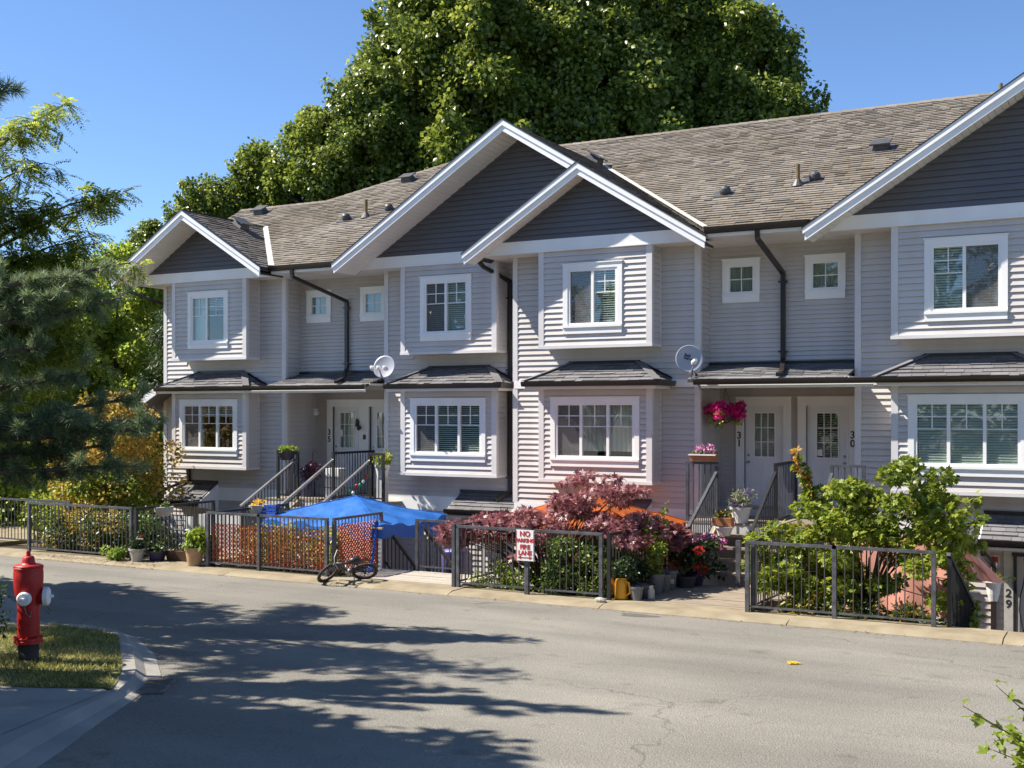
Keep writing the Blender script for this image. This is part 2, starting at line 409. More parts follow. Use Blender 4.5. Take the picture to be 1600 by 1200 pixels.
def leaf_mesh(name, P, A, N, L, W, lobes=1, fold=.18):
    """P base points, A along the blade, N face normals, L lengths, W widths -> one mesh of folded blades"""
    A = unit(A); S = unit(np.cross(A, N)); N = np.cross(S, A)
    n = len(P); L = np.broadcast_to(L, n)[:, None]; W = np.broadcast_to(W, n)[:, None]
    quads = []
    angs = [0.0] if lobes == 1 else ([0.0, 0.95, -0.95] if lobes == 3 else [0.0, 0.6, -0.6, 1.35, -1.35])
    for a in angs:
        k = 1.0 if a == 0 else (.8 if abs(a) < 1.2 else .6)
        Aa = A * math.cos(a) + S * math.sin(a); Sa = S * math.cos(a) - A * math.sin(a)
        quads.append(np.stack([P, P + Aa*L*k*.5 + Sa*W*k*.5 + N*W*fold, P + Aa*L*k, P + Aa*L*k*.5 - Sa*W*k*.5 + N*W*fold], axis=1))
    m = len(quads); V = np.stack(quads, axis=1)          # n, m, 4, 3
    if m > 1:   # the lobes of one leaf share their base point so that they stay one piece
        V = np.concatenate([P[:, None, :], V[:, :, 1:, :].reshape(n, m * 3, 3)], axis=1); st = 1 + 3 * m
        loc = []
        for j in range(m): b = 1 + 3 * j; loc += [0, b, b + 1, 0, b + 1, b + 2]
    else:
        V = V[:, 0]; st = 4; loc = [0, 1, 2, 0, 2, 3]
    verts = V.reshape(-1, 3)
    idx = (np.arange(n)[:, None] * st + np.array(loc)[None, :]).ravel()
    return tri_mesh(name, verts, idx)

def tri_mesh(name, verts, idx):
    me = bpy.data.meshes.new(name); nt = len(idx) // 3
    me.vertices.add(len(verts)); me.vertices.foreach_set('co', np.ascontiguousarray(verts, dtype=np.float32).ravel())
    me.loops.add(len(idx)); me.loops.foreach_set('vertex_index', idx.astype(np.int32))
    me.polygons.add(nt); me.polygons.foreach_set('loop_start', np.arange(0, nt * 3, 3, dtype=np.int32))
    me.update(calc_edges=True)
    return me

def cluster_points(C, rad, per, shell=.55, flat=1.0):
    """per points round every centre C (k,3), denser towards the rim; returns points and outward directions"""
    k = len(C); rad = np.broadcast_to(rad, k)
    d = rand_dirs(k * per); r = (shell + (1 - shell) * RNG.random(k * per)) * np.repeat(rad, per)
    off = d * r[:, None]; off[:, 2] *= flat
    return np.repeat(C, per, axis=0) + off, d

def leaves(name, C, rad, per, size, material, parent, base=(0, 0, 0), lobes=1, droop=.35, up=.5, shell=.45, flat=1.0, wid=.62, jit=.25):
    P, d = cluster_points(np.array(C, dtype=float), rad, per, shell, flat)
    n = len(P)
    A = d * .8 + rand_dirs(n) * .8 + np.array([0, 0, -droop])
    N = rand_dirs(n) * .75 + np.array([0, 0, up]) + d * .45
    L = size * (1 - jit + 2 * jit * RNG.random(n))
    o0 = np.array(origin_of(parent) if parent is not None else base)
    me = leaf_mesh(name, P - o0, A, N, L, L * wid, lobes)
    o = finish(name, me, material, parent, None if parent is not None else base)
    return tag(o, kind='stuff') if name in ('flowers', 'leaves', 'flecks', 'petals', 'dry_leaves', 'dry_fronds', 'turning_leaves') else o
# ------------------------------------------------------------------ ground, road, kerb
def rz(v): return .044 * (17.1 - v) - .06 if v < 17.1 else -.06

mb = MB()
vs_ = [-40, -20, -10, -4, 0, 4, 7, 9, 11, 13, 15, 17.12]
us_ = [-70, -45, -30, -24, -18, -12, -6, 0, 10, 30]
for i in range(len(vs_) - 1):
    for j in range(len(us_) - 1):
        a, b, c, d = us_[j], us_[j+1], vs_[i], vs_[i+1]
        mb.add([(a, c, rz(c)), (b, c, rz(c)), (b, d, rz(d)), (a, d, rz(d))], [(0, 1, 2, 3)])
tag(build(mb, 'road', M['asphalt']), kind='structure')
# far ground as one sheet to the horizon, left open under the road and the sunken yards
mb = MB()
gz = -1.45
for (a, b, c, d) in ((-600, 600, 23.2, 900), (-600, -24, 17.5, 23.2), (8, 600, 17.5, 23.2)):
    z = gz if c > 20 else -.08
    mb.add([(a, c, z), (b, c, z), (b, d, z), (a, d, z)], [(0, 1, 2, 3)])
tag(build(mb, 'ground', M['ground']), kind='structure')
mb = MB(); mb.box(-24, 8, 17.75, 24.5, -1.5, -1.4)
tag(build(mb, 'yard', M['paving']), kind='structure')
kerb = bpy.data.objects.new('kerb', None); COL.objects.link(kerb); tag(kerb, kind='structure'); ORG['kerb'] = Vector((0, 0, 0))
cuts = [-30, -26, -22.4, -18.9, -15.6, -13.05, -10.55, -7.72, -4.7, -1.75, 1.3, 4.4, 8]
for a, b in zip(cuts[:-1], cuts[1:]):
    t = RNG.uniform(-.006, .006)
    mb = MB(); mb.prism([(a + .008, 17.06, -.25), (a + .008, 17.8, -.25), (a + .008, 17.8, t), (a + .008, 17.24, t), (a + .008, 17.12, -.028), (a + .008, 17.06, -.052)], (b - a - .016, 0, 0))
    build(mb, 'kerb_segment', M['kerb'], kerb)
mb = MB(); mb.box(-24, 8, 17.77, 17.87, -1.4, -.02)
tag(build(mb, 'retaining_wall', M['concrete']), kind='structure')
mb = MB(); mb.box(-18.5, -16.56, 17.79, 20.2, -.3, -.012); mb.box(-30, -24, 17.78, 30, -.3, -.03)
tag(build(mb, 'entrance_path', M['kerb']), kind='structure')
mb = MB(); mb.box(-15.9, -13.45, 17.88, 19.6, -.5, -.1); mb.box(-24, -18.55, 17.88, 20.2, -.5, -.12)
mb.box(-10.62, -7.85, 17.88, 19.2, -.55, -.14); mb.box(-5.4, -2.75, 17.88, 18.9, -.55, -.14)
tag(build(mb, 'planting_bed', M['soil']), kind='structure')

# ------------------------------------------------------------------ the townhouse row
HOUSE = thing('townhouse_row', (-12, 22.5, 0), 'long grey two-storey row of townhouses with white trimmed gables and bay windows', 'townhouse row')
BOARDS = []                 # (apparent size, verts, name, material)
EYE = Vector((0, 0, EYE_Z))
def board(name, m, b0, b1, t0, t1, n, out0=.031, out1=.003):
    """one lap board: bottom edge b0-b1, top edge t0-t1 (3-D), n = outward normal; its lower edge stands proud"""
    n = Vector(n); b0, b1, t0, t1 = map(Vector, (b0, b1, t0, t1))
    v = [b0, b1, b1 + n * out0, b0 + n * out0, t0, t1, t1 + n * out1, t0 + n * out1]
    c = (b0 + t1) / 2
    s = (b1 - b0).cross((c - EYE).normalized()).length * max(.1, abs((c - EYE).normalized().dot(n))) / (c - EYE).length ** 2
    if (c - EYE).dot(n) > 0: s = 0
    BOARDS.append((s, v, name, m))
BF = [(3, 2, 6, 7), (0, 3, 7, 4), (1, 5, 6, 2), (0, 1, 2, 3), (4, 7, 6, 5), (0, 4, 5, 1)]
LAP = .1155
def siding_front(u0, u1, z0, z1, v, holes=(), m='siding', lap=LAP, name='siding_board'):
    z = z0
    while z < z1 - .02:
        zt = min(z + lap - .007, z1)
        segs = [(u0, u1)]
        for (a, b, c, d) in holes:
            if zt > c + .03 and z < d - .03:
                segs = [q for s in segs for q in ((s[0], min(s[1], a)), (max(s[0], b), s[1])) if q[1] - q[0] > .015]
        for s in segs:
            board(name, m, (s[0], v, z), (s[1], v, z), (s[0], v, zt), (s[1], v, zt), (0, -1, 0))
        z += lap
def siding_side(v0, v1, z0, z1, u, m='siding', lap=LAP):
    z = z0
    while z < z1 - .02:
        zt = min(z + lap - .007, z1)
        board('siding_board', m, (u, v0, z), (u, v1, z), (u, v0, zt), (u, v1, zt), (1, 0, 0)); z += lap
def sheath(u0, u1, z0, z1, v, holes=(), th=.08):
    """the wall behind the boards, with the openings left free"""
    mb = MB()
    xs = sorted({u0, u1, *[h[0] for h in holes], *[h[1] for h in holes]}); zs = sorted({z0, z1, *[h[2] for h in holes], *[h[3] for h in holes]})
    for a, b in zip(xs[:-1], xs[1:]):
        run = None
        for c, d in zip(zs[:-1], zs[1:]):
            inh = any(a >= h[0] - 1e-6 and b <= h[1] + 1e-6 and c >= h[2] - 1e-6 and d <= h[3] + 1e-6 for h in holes)
            if not inh: mb.box(a, b, v, v + th, c, d)
    return build(mb, 'wall', M['siding'], HOUSE)
def corner(u, v, z0, z1, w=.095, side=True):
    """L-shaped corner trim at an outer right corner; the +u face carries the other leg"""
    mb = MB(); mb.box(u - w, u + .03, v - .032, v - .002, z0, z1)
    if side: mb.box(u + .002, u + .03, v - .002, v + .07, z0, z1)
    return build(mb, 'corner_trim', M['cornertrim'], HOUSE)
def trim_box(name, u0, u1, v0, v1, z0, z1, m='trim'):
    mb = MB(); mb.box(u0, u1, v0, v1, z0, z1); return build(mb, name, M[m], HOUSE)

# --- windows
SLAT = None
def window(u0, u1, z0, z1, v, panels, label, blind='blind', screens=(), casing=.105, sillh=.125, blind_drop=1.0, grids=None, deep=.9, tilt=.019):
    """v = wall face. panels = relative widths; grids = which panels carry the small-paned grid"""
    mb = MB(); iu0, iu1, iz0, iz1 = u0 + casing, u1 - casing, z0 + sillh + .045, z1 - casing
    f, b = v - .045, v - .001
    mb.box(u0, u1, f, b, iz1, z1); mb.box(u0, iu0, f, b, iz0, iz1); mb.box(iu1, u1, f, b, iz0, iz1)
    mb.box(u0 - .02, u1 + .02, f - .02, b, z1, z1 + .022)
    w = build(mb, 'window', M['trim'], HOUSE); tag(w, label)
    mb = MB(); mb.box(u0, u1, v - .075, b, iz0 - .045, iz0); mb.box(u0 + .005, u1 - .005, v - .05, b, z0, iz0 - .045)
    build(mb, 'sill', M['trim'], w)
    # vinyl frame and mullions
    fw = .05; mb = MB(); y0, y1 = v - .03, v + .06
    mb.box(iu0, iu1, y0, y1, iz1 - fw, iz1); mb.box(iu0, iu1, y0, y1, iz0, iz0 + fw)
    mb.box(iu0, iu0 + fw, y0, y1, iz0 + fw, iz1 - fw); mb.box(iu1 - fw, iu1, y0, y1, iz0 + fw, iz1 - fw)
    tot = sum(panels); x = iu0 + fw; span = iu1 - iu0 - 2 * fw; edges = [x]
    for p in panels: x += span * p / tot; edges.append(x)
    for e in edges[1:-1]: mb.box(e - .028, e + .028, y0, y1, iz0 + fw, iz1 - fw)
    build(mb, 'sash', M['trim'], w)
    n = len(panels)
    for i in range(n):
        a = edges[i] + (.028 if i else 0); c = edges[i+1] - (.028 if i < n - 1 else 0)
        scr = i in screens
        mb = MB(); mb.box(a, c, v + .012, v + .016, iz0 + fw, iz1 - fw)
        build(mb, 'pane', M['screen' if scr else 'glass'], w)
        if grids is None or i in grids:
            h = iz1 - iz0 - 2 * fw; t = .009; top = iz1 - fw; m_ = MB(); g = v + .002
            yb = v + .011
            m_.box((a+c)/2 - t, (a+c)/2 + t, g, yb, top - h * .42, top)
            m_.box(a, (a+c)/2 - t, g, yb, top - h * .21 - t, top - h * .21 + t); m_.box((a+c)/2 + t, c, g, yb, top - h * .21 - t, top - h * .21 + t)
            m_.box(a, c, g - .004, yb, top - h * .42 - t, top - h * .42 + t)
            build(m_, 'muntin', M['trim'], w)
    # room behind, blinds
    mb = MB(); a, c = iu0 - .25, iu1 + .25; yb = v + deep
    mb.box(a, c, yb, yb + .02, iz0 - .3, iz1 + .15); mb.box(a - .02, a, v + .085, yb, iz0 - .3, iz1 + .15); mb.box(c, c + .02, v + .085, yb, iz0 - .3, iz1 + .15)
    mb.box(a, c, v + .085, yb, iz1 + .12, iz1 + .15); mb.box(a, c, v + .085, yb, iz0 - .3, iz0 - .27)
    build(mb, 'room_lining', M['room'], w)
    if blind == 'blind':
        mb = MB(); tl = tilt; zb = iz1 - (iz1 - iz0) * blind_drop; z = iz1 - .05; y = v + .055
        while z > zb:
            for i in range(n):
                p = edges[i] + .01; q = edges[i+1] - .01
                mb.add([(p, y - .012, z - tl), (q, y - .012, z - tl), (q, y + .012, z + tl), (p, y + .012, z + tl)], [(0, 1, 2, 3)])
            z -= .046
        tag(build(mb, 'blind', M['blind'], w), kind='stuff')
    elif blind == 'curtain':
        mb = MB(); k = 90; vs = []; fs = []
        for i in range(k + 1):
            u = iu0 + (iu1 - iu0) * i / k; y = v + .11 + .03 * math.sin(i * 1.15) + .012 * math.sin(i * .37)
            vs += [(u, y, iz0 + (iz1 - iz0) * .13), (u, y, iz1)]
        for i in range(k): fs.append((2*i, 2*i+2, 2*i+3, 2*i+1))
        mb.add(vs, fs); build(mb, 'curtain', M['curtain'], w, smooth=True)
    elif blind == 'half':
        mb = MB(); mb.box(iu0, iu0 + (iu1-iu0)*.34, v + .12, v + .13, iz0, iz1); build(mb, 'curtain', M['curtain'], w)
        mb = MB(); z = iz1 - .05
        while z > iz1 - (iz1 - iz0) * .30:
            mb.add([(iu0, v + .086, z - .012), (iu1, v + .086, z - .012), (iu1, v + .112, z + .014), (iu0, v + .112, z + .014)], [(0, 1, 2, 3)]); z -= .042
        tag(build(mb, 'blind', M['blind'], w), kind='stuff')
    return (iu0, iu1, iz0, iz1)

# --- bay: box of two stacked window bays
def bay(u0, u1, v, vm, zb, zt, win):
    (wu0, wu1, wz0, wz1, panels, label, kw) = win
    cas = .105
    hole = (wu0 + cas, wu1 - cas, wz0 + .17, wz1 - cas)
    sheath(u0, u1, zb, zt, v, [hole])
    siding_front(u0 + .09, u1 - .09, zb + .03, zt, v, [(wu0, wu1, wz0, wz1 + .02)])
    siding_side(v + .07, vm - .06, zb + .03, zt, u1)
    mb = MB(); mb.box(u1 - .08, u1, v + .08, vm, zb, zt); mb.box(u0, u0 + .08, v + .08, vm, zb, zt); mb.box(u0, u1, v - .03, vm, zb - .03, zb - .001)
    build(mb, 'bay_side', M['siding'], HOUSE)
    corner(u1, v, zb, zt)
    mb = MB(); mb.box(u0 - .03, u0 + .09, v - .032, v - .002, zb, zt); build(mb, 'corner_trim', M['cornertrim'], HOUSE)
    mb = MB(); mb.box(u1 + .002, u1 + .03, vm - .06, vm - .03, zb, zt); build(mb, 'corner_trim', M['cornertrim'], HOUSE)
    mb = MB(); mb.box(u0 - .04, u1 + .04, v - .042, v - .002, zb - .03, zb + .028); mb.box(u1 + .002, u1 + .04, v - .002, vm - .03, zb - .03, zb + .028)
    build(mb, 'bay_skirt', M['cornertrim'], HOUSE)
    window(wu0, wu1, wz0, wz1, v, panels, label, **kw)

ZT = 6.40          # underside of the main soffit
ZL0, ZL1 = 1.655, 3.56
ZU0 = 4.415
BR, MR, RR, DR = 21.75, 22.25, 22.80, 23.50       # right-hand part: bay front, wall, upper recess, doors
BL, ML, RL, DL = 22.45, 22.95, 23.50, 24.20       # left-hand part steps back
three = [1, 1.12, 1]
bay(-11.17, -8.70, BR, MR, ZL0, ZL1, (-10.92, -8.94, 1.96, 3.37, three, 'three-part window with pale curtains above the red maple', dict(blind='curtain', screens=(0,))))
bay(-11.17, -8.70, BR, MR, ZU0, ZT, (-10.63, -9.31, 4.68, 6.11, [1, 1], 'upper window with an open left half and dark blind', dict(screens=(0,), grids=(1,), tilt=.013)))
bay(-4.05, -1.58, BR, MR, ZL0, ZL1, (-3.79, -1.83, 1.96, 3.37, three, 'three-part window with closed blinds above the green maple', dict()))
bay(-4.05, -1.58, BR, MR, ZU0, ZT, (-3.51, -2.14, 4.68, 6.13, [1, 1.08], 'upper window at the right end with a screen on its right half', dict(screens=(1,), grids=(0,))))
bay(-.52, 1.95, BR, MR, ZL0, ZL1, (-.27, 1.69, 1.96, 3.37, three, 'three-part window beyond the right-hand door 29', dict()))
bay(-.52, 1.95, BR, MR, ZU0, ZT, (.04, 1.41, 4.68, 6.13, [1, 1], 'last upper window at the right end', dict()))
bay(-15.10, -12.63, BL, ML, ZL0, ZL1, (-14.86, -12.88, 1.96, 3.37, three, 'three-part window with open slatted blinds above the blue canopy', dict(screens=(0,), tilt=.012)))
bay(-15.10, -12.63, BL, ML, ZU0, ZT, (-14.59, -13.24, 4.68, 6.13, [1, 1], 'upper window with green reflections under the largest gable', dict(screens=(0,))))
bay(-22.21, -19.77, BL, ML, ZL0, ZL1, (-21.97, -20.03, 1.96, 3.37, three, 'three-part window beside the amber bush', dict(blind='half', screens=(0,))))
bay(-22.21, -19.77, BL, ML, ZU0, ZT, (-21.68, -20.33, 4.68, 6.12, [1, 1.2], 'dark upper window under the small gable at the left end', dict(blind='half', blind_drop=.4)))

# --- main walls
def main_wall(u0, u1, v, bays, right_return=None, up_from=-1.4):
    """wall from the yard to the soffit; the part behind the bays is left to the bays"""
    z_sk0, z_sk1 = .80, 1.13
    holes = []
    for (a, b) in bays: holes += [(a + .05, b - .05, ZL0 + .02, ZL1 - .02), (a + .05, b - .05, ZU0 + .02, ZT)]
    sheath(u0, u1, up_from, ZT, v, holes, .12)
    H2 = [(a, b, ZL0 - .03, ZL1 + .03) for a, b in bays]; H3 = [(a, b, ZU0 - .03, ZT + .1) for a, b in bays]
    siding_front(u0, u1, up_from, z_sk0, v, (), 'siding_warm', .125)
    siding_front(u0, u1, z_sk1, 3.58, v, H2)
    siding_front(u0, u1, 3.73, ZT, v, H3)
    trim_box('skirt_board', u0, u1 + .02, v - .035, v - .001, z_sk0, z_sk1)
    segs = [(u0, u1)]
    for a, b in bays: segs = [q for s in segs for q in ((s[0], min(s[1], a - .26)), (max(s[0], b + .26), s[1])) if q[1] - q[0] > .05]
    for s in segs: trim_box('belt_board', s[0], s[1] + .012, v - .04, v - .001, 3.58, 3.73)
main_wall(-12.05, -7.87, MR, [(-11.17, -8.70)])
main_wall(-4.80, 3.6, MR, [(-4.05, -1.58), (-.52, 1.95)])
main_wall(-23.0, -18.93, ML, [(-22.21, -19.77)])
main_wall(-15.9, -12.06, ML, [(-15.10, -12.63)])
for u, v in ((-7.87, MR), (-18.93, ML)):
    corner(u, v, 1.13, 3.58); corner(u, v, 3.73, ZT)
for u, v in ((-12.05, MR), (-4.80, MR), (-23.0, ML), (-15.9, ML)):
    for a, b in ((1.13, 3.58), (3.73, ZT)):
        mb = MB(); mb.box(u - .03, u + .085, v - .034, v - .002, a, b); build(mb, 'corner_trim', M['cornertrim'], HOUSE)
# side faces of the entrance recesses (upper and lower), recess backs
siding_side(MR + .07, RR, 3.73, ZT, -7.87); siding_side(MR + .07, DR, 1.1, 3.6, -7.87)
siding_side(ML + .07, RL, 3.73, ZT, -18.93); siding_side(ML + .07, DL, 1.1, 3.6, -18.93)
mb = MB(); mb.box(-7.95, -7.87, MR + .12, DR, -1.4, 3.75); mb.box(-7.95, -7.87, MR + .12, RR, 3.75, ZT); mb.box(-4.80, -4.72, MR + .12, DR, -1.4, ZT)
mb.box(-19.01, -18.93, ML + .12, DL, -1.4, 3.75); mb.box(-19.01, -18.93, ML + .12, RL, 3.75, ZT); mb.box(-15.9, -15.82, ML + .12, DL, -1.4, ZT)
mb.box(-12.05, -11.97, MR + .12, ML + .2, -1.4, ZT); mb.box(-23.0, -22.92, ML + .12, 30, -1.4, ZT); mb.box(3.52, 3.6, MR + .12, 30, -1.4, ZT); mb.box(-23.0, 3.6, 30, 30.1, -1.4, ZT)
build(mb, 'side_wall', M['siding'], HOUSE)
smallw = [(-7.57, -6.80, 5.27, 6.13), (-5.90, -5.12, 5.27, 6.11)]
smalll = [(-18.68, -17.92, 5.31, 6.10), (-17.02, -16.26, 5.29, 6.11)]
for (u0, u1, v, sw, lab) in ((-7.87, -4.80, RR, smallw, ('small four-paned window left of the downspout over door 31', 'small four-paned window right of the downspout over door 30')),
                             (-18.93, -15.9, RL, smalll, ('small four-paned window over door 35', 'small four-paned window beside the largest gable'))):
    sheath(u0, u1, 3.7, ZT, v, [(a + .1, b - .1, c + .17, d - .1) for a, b, c, d in sw])
    siding_front(u0, u1, 3.75, ZT, v, [(a, b, c, d + .02) for a, b, c, d in sw], 'siding', .088)
    for (a, b, c, d), l in zip(sw, lab):
        iu0, iu1, iz0, iz1 = window(a, b, c, d, v, [1], l, blind='curtain', grids=(), casing=.1)
        m_ = MB(); t = .009; cx, cz = (iu0 + iu1) / 2, (iz0 + iz1) / 2
        m_.box(cx - t, cx + t, v + .001, v + .011, iz0 + .05, iz1 - .05)
        m_.box(iu0 + .05, cx - t, v + .001, v + .011, cz - t, cz + t); m_.box(cx + t, iu1 - .05, v + .001, v + .011, cz - t, cz + t)
        build(m_, 'muntin', M['trim'], HOUSE)
# --- door walls
def entrance_wall(u0, u1, v, doors):
    holes = [(a, b, .98, 3.2) for a, b in doors]
    sheath(u0, u1, -1.4, 3.7, v, [(a, b, 1.16, 3.21) for a, b in doors])
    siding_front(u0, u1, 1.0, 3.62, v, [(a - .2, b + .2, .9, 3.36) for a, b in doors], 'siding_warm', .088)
    mb = MB(); mb.box(u0, u1, v - 1.9, v + .1, 3.70, 3.74); build(mb, 'porch_ceiling', M['soffit'], HOUSE)
def door(a, b, v, label, lite=(.25, .75), dark=False, hinge_left=True):
    z0, z1 = 1.16, 3.205
    mb = MB(); w = b - a; la, lb = a + w * .25, a + w * .76; lz0, lz1 = 2.17, 3.05
    y0, y1 = v + .05, v + .095
    mb.box(a, b, y0, y1, z0, lz0); mb.box(a, b, y0, y1, lz1, z1); mb.box(a, la, y0, y1, lz0, lz1); mb.box(lb, b, y0, y1, lz0, lz1)
    d = build(mb, 'door', M['door'], HOUSE); tag(d, label)
    for p, q in ((a + w*.16, a + w*.46), (a + w*.54, a + w*.84)):
        m_ = MB(); m_.box(p, q, y0 - .012, y0 - .001, 1.36, 1.98); m_.box(p + .05, q - .05, y0 - .022, y0 - .012, 1.42, 1.92); build(m_, 'door_panel', M['door'], d)
    m_ = MB(); f = .03
    m_.box(la - f, lb + f, y0 - .018, y0 - .001, lz1, lz1 + f); m_.box(la - f, lb + f, y0 - .018, y0 - .001, lz0 - f, lz0)
    m_.box(la - f, la, y0 - .018, y0 - .001, lz0, lz1); m_.box(lb, lb + f, y0 - .018, y0 - .001, lz0, lz1)
    for k in (1, 2):
        x = la + (lb - la) * k / 3; m_.box(x - .009, x + .009, y0 - .012, y0 + .01, lz0, lz1)
        z = lz0 + (lz1 - lz0) * k / 3
        for i in range(3):
            p = la + (lb - la) * i / 3 + .0095; q = la + (lb - la) * (i + 1) / 3 - .0095; m_.box(p, q, y0 - .010, y0 + .01, z - .009, z + .009)
    build(m_, 'muntin', M['trim'], d)
    m_ = MB(); m_.box(la, lb, y0 + .02, y0 + .024, lz0, lz1); build(m_, 'pane', M['glass'], d)
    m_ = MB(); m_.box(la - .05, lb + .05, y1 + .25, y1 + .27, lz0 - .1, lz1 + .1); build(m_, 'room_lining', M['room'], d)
    m_ = MB(); z = lz1
    while z > lz0:
        k = .010 if dark else .021; m_.add([(la, y1 + .02, z - k), (lb, y1 + .02, z - k), (lb, y1 + .04, z + k), (la, y1 + .04, z + k)], [(0, 1, 2, 3)]); z -= .045
    tag(build(m_, 'blind', M['blind'], d), kind='stuff')
    hx = a + .07 if hinge_left else b - .07
    m_ = MB(); m_.lathe([(.03, 0), (.03, .01), (.014, .02), (.014, .035), (.03, .045), (.03, .07), (.015, .08)], (hx, y0, 2.05), 12, (0, -1, 0)); build(m_, 'handle', M['steel'], d, smooth=True)
    m_ = MB(); m_.lathe([(.03, 0), (.03, .015), (.02, .025)], (hx, y0, 2.19), 12, (0, -1, 0)); build(m_, 'deadbolt', M['steel'], d)
    c = MB(); cw = .17
    c.box(a - cw, a, v - .04, v + .06, .98, z1 + .16); c.box(b, b + cw, v - .04, v + .06, .98, z1 + .16); c.box(a, b, v - .04, v + .06, z1, z1 + .16)
    c.box(a - cw - .01, b + cw + .01, v - .05, v - .001, z1 + .16, z1 + .185)
    for x in (a - .03, b + .012): c.box(x, x + .018, v - .052, v - .0405, 1.16, z1)
    build(c, 'door_casing', M['trim'], d)
    c = MB(); c.box(a, b, v - .06, v + .1, 1.10, 1.158); build(c, 'threshold', M['steel'], d)
    return d
entrance_wall(-7.87, -4.80, DR, [(-7.34, -6.53), (-6.06, -5.25)])
entrance_wall(-18.93, -15.9, DL, [(-18.41, -17.60), (-17.26, -16.45)])
d31 = door(-7.34, -6.53, DR, 'white front door beside the number 31')
d30 = door(-6.06, -5.25, DR, 'white front door with an open dark blind beside the number 30', dark=True, hinge_left=False)
d35 = door(-18.41, -17.60, DL, 'white front door beside the number 35')
d34 = door(-17.26, -16.45, DL, 'white front door half hidden behind the projecting wall')
for ch, u, z, d, v in (('3', -7.44, 2.59, d31, DR), ('1', -7.44, 2.43, d31, DR), ('3', -5.14, 2.62, d30, DR), ('0', -5.14, 2.45, d30, DR), ('3', -18.50, 2.55, d35, DL), ('5', -18.50, 2.37, d35, DL)):
    lettering(ch, .20, M['ink'], d, (u, v - .045, z), FRONT, 'house_number', bold=.004)
mb = MB(); mb.box(-5.84, -5.74, DR - .012, DR + .03, 2.20, 2.33); build(mb, 'sticker', M['white'], d30)
mb = MB(); mb.box(-18.17, -18.10, DL - .012, DL + .03, 2.45, 2.62); build(mb, 'sticker', M['white'], d35)
mb = MB(); mb.box(-17.63, -17.55, DL - .10, DL - .055, 2.72, 2.86); mb.lathe([(.045, 0), (.05, .1), (.04, .11)], (-17.53, DL - .06, 2.68), 12, (.35, -1, -.25)); mb.bar((-17.6, DL - .06, 2.9), (-17.6, DL - .1, 2.7), .05, .05)
build(mb, 'door_camera', M['black'], d35)
mb = MB(); mb.box(-17.42, -17.36, DL - .07, DL - .042, 2.38, 2.50); build(mb, 'doorbell', M['black'], d34)
mb = MB()
for k in range(9):
    a = -.9 + k * .32; mb.tube([(-16.95, DL - .03, 2.98), (-16.95 + .05 * math.sin(k * 1.9), DL - .06, 2.8), (-17.02 + .16 * math.cos(a), DL - .07, 2.62 + .12 * math.sin(a * 1.4))], .012, 5)
build(mb, 'door_wreath', M['white'], d34)
mb = MB(); mb.box(-18.92, -18.86, DL - .16, DL - .03, 2.98, 3.16); mb.box(-18.86, -18.80, DL - .14, DL - .06, 3.0, 3.08); build(mb, 'wall_lamp', M['white'], HOUSE)
for v, u0, u1 in ((DR, -7.85, -4.82), (DL, -18.91, -15.92)):
    mb = MB(); mb.box(u0, u1, v - .42, v - .002, .985, 1.10); build(mb, 'door_step', M['porch'], HOUSE)

# ------------------------------------------------------------------ roofs
PITCH = .622
EVR, EVL, ZE = 21.30, 22.00, 6.57
PR_, PL_ = .53, .55
ZRG = 10.2
def zr(v): return ZE + PR_ * (v - EVR)
def zl(v): return ZE + PL_ * (v - EVL)
def slab(poly, th=.11, name='roof', m='shingle'):
    """roof deck: polygon (counter-clockwise from above) with thickness straight down"""
    mb = MB(); mb.prism([Vector(p) for p in poly], (0, 0, -th))
    return build(mb, name, M['shingle_shadow_base'], HOUSE)
def shingle(poly, e1, m, parent, tab=.30, expo=.14, thick=.016, skip=None):
    """courses of shingle tabs over a planar polygon; e1 = eave direction"""
    P = [Vector(p) for p in poly]; e1 = Vector(e1).normalized()
    n = (P[1] - P[0]).cross(P[2] - P[0]).normalized()
    if n.z < 0: n = -n
    e2 = n.cross(e1).normalized()
    if e2.z < 0: e2 = -e2
    o = P[0]; q = [((p - o).dot(e1), (p - o).dot(e2)) for p in P]
    bmin = min(b for a, b in q); bmax = max(b for a, b in q); mb = MB(); r = 0
    b = bmin
    while b < bmax:
        mid = b + expo * .5; xs = []
        for i in range(len(q)):
            (a1, b1), (a2, b2) = q[i], q[(i+1) % len(q)]
            if (b1 <= mid) != (b2 <= mid): xs.append(a1 + (mid - b1) / (b2 - b1) * (a2 - a1))
        xs.sort()
        for x0, x1 in zip(xs[::2], xs[1::2]):
            a = x0 - random.random() * tab
            while a < x1:
                w = tab * random.choice((.55, .8, 1.0, 1.15)); c0, c1 = max(a, x0), min(a + w - .006, x1)
                if c1 - c0 > .02:
                    h = thick * random.uniform(.6, 1.5); dz = random.choice((0, 0, 0, -.012, .008, .02))
                    f = [o + e1 * c0 + e2 * (b + dz), o + e1 * c1 + e2 * (b + dz), o + e1 * c1 + e2 * (b + expo - .012), o + e1 * c0 + e2 * (b + expo - .012)]
                    mb.add([f[0] + n * h, f[1] + n * h, f[2] + n * .002, f[3] + n * .002, f[0], f[1]], [(0, 1, 2, 3), (4, 5, 1, 0)])
                a += w
        b += expo
    return tag(build(mb, 'shingles', M[m], parent), kind='stuff')
def roof(poly, e1, name='roof', m='shingle', th=.11, **kw):
    o = slab(poly, th, name, m); shingle(poly, e1, m, o, **kw); return o
def gable_z(za, ua, u): return za - PITCH * abs(u - ua)
G34 = (-11.99, 9.24, 21.63); G31 = (-10.09, 8.08, 21.29); G35 = (-21.11, 8.08, 21.65); G29 = (-1.05, 9.17, 21.15)
def vr_at(z): return EVR + (z - ZE) / PR_
def vl_at(z): return EVL + (z - ZE) / PL_
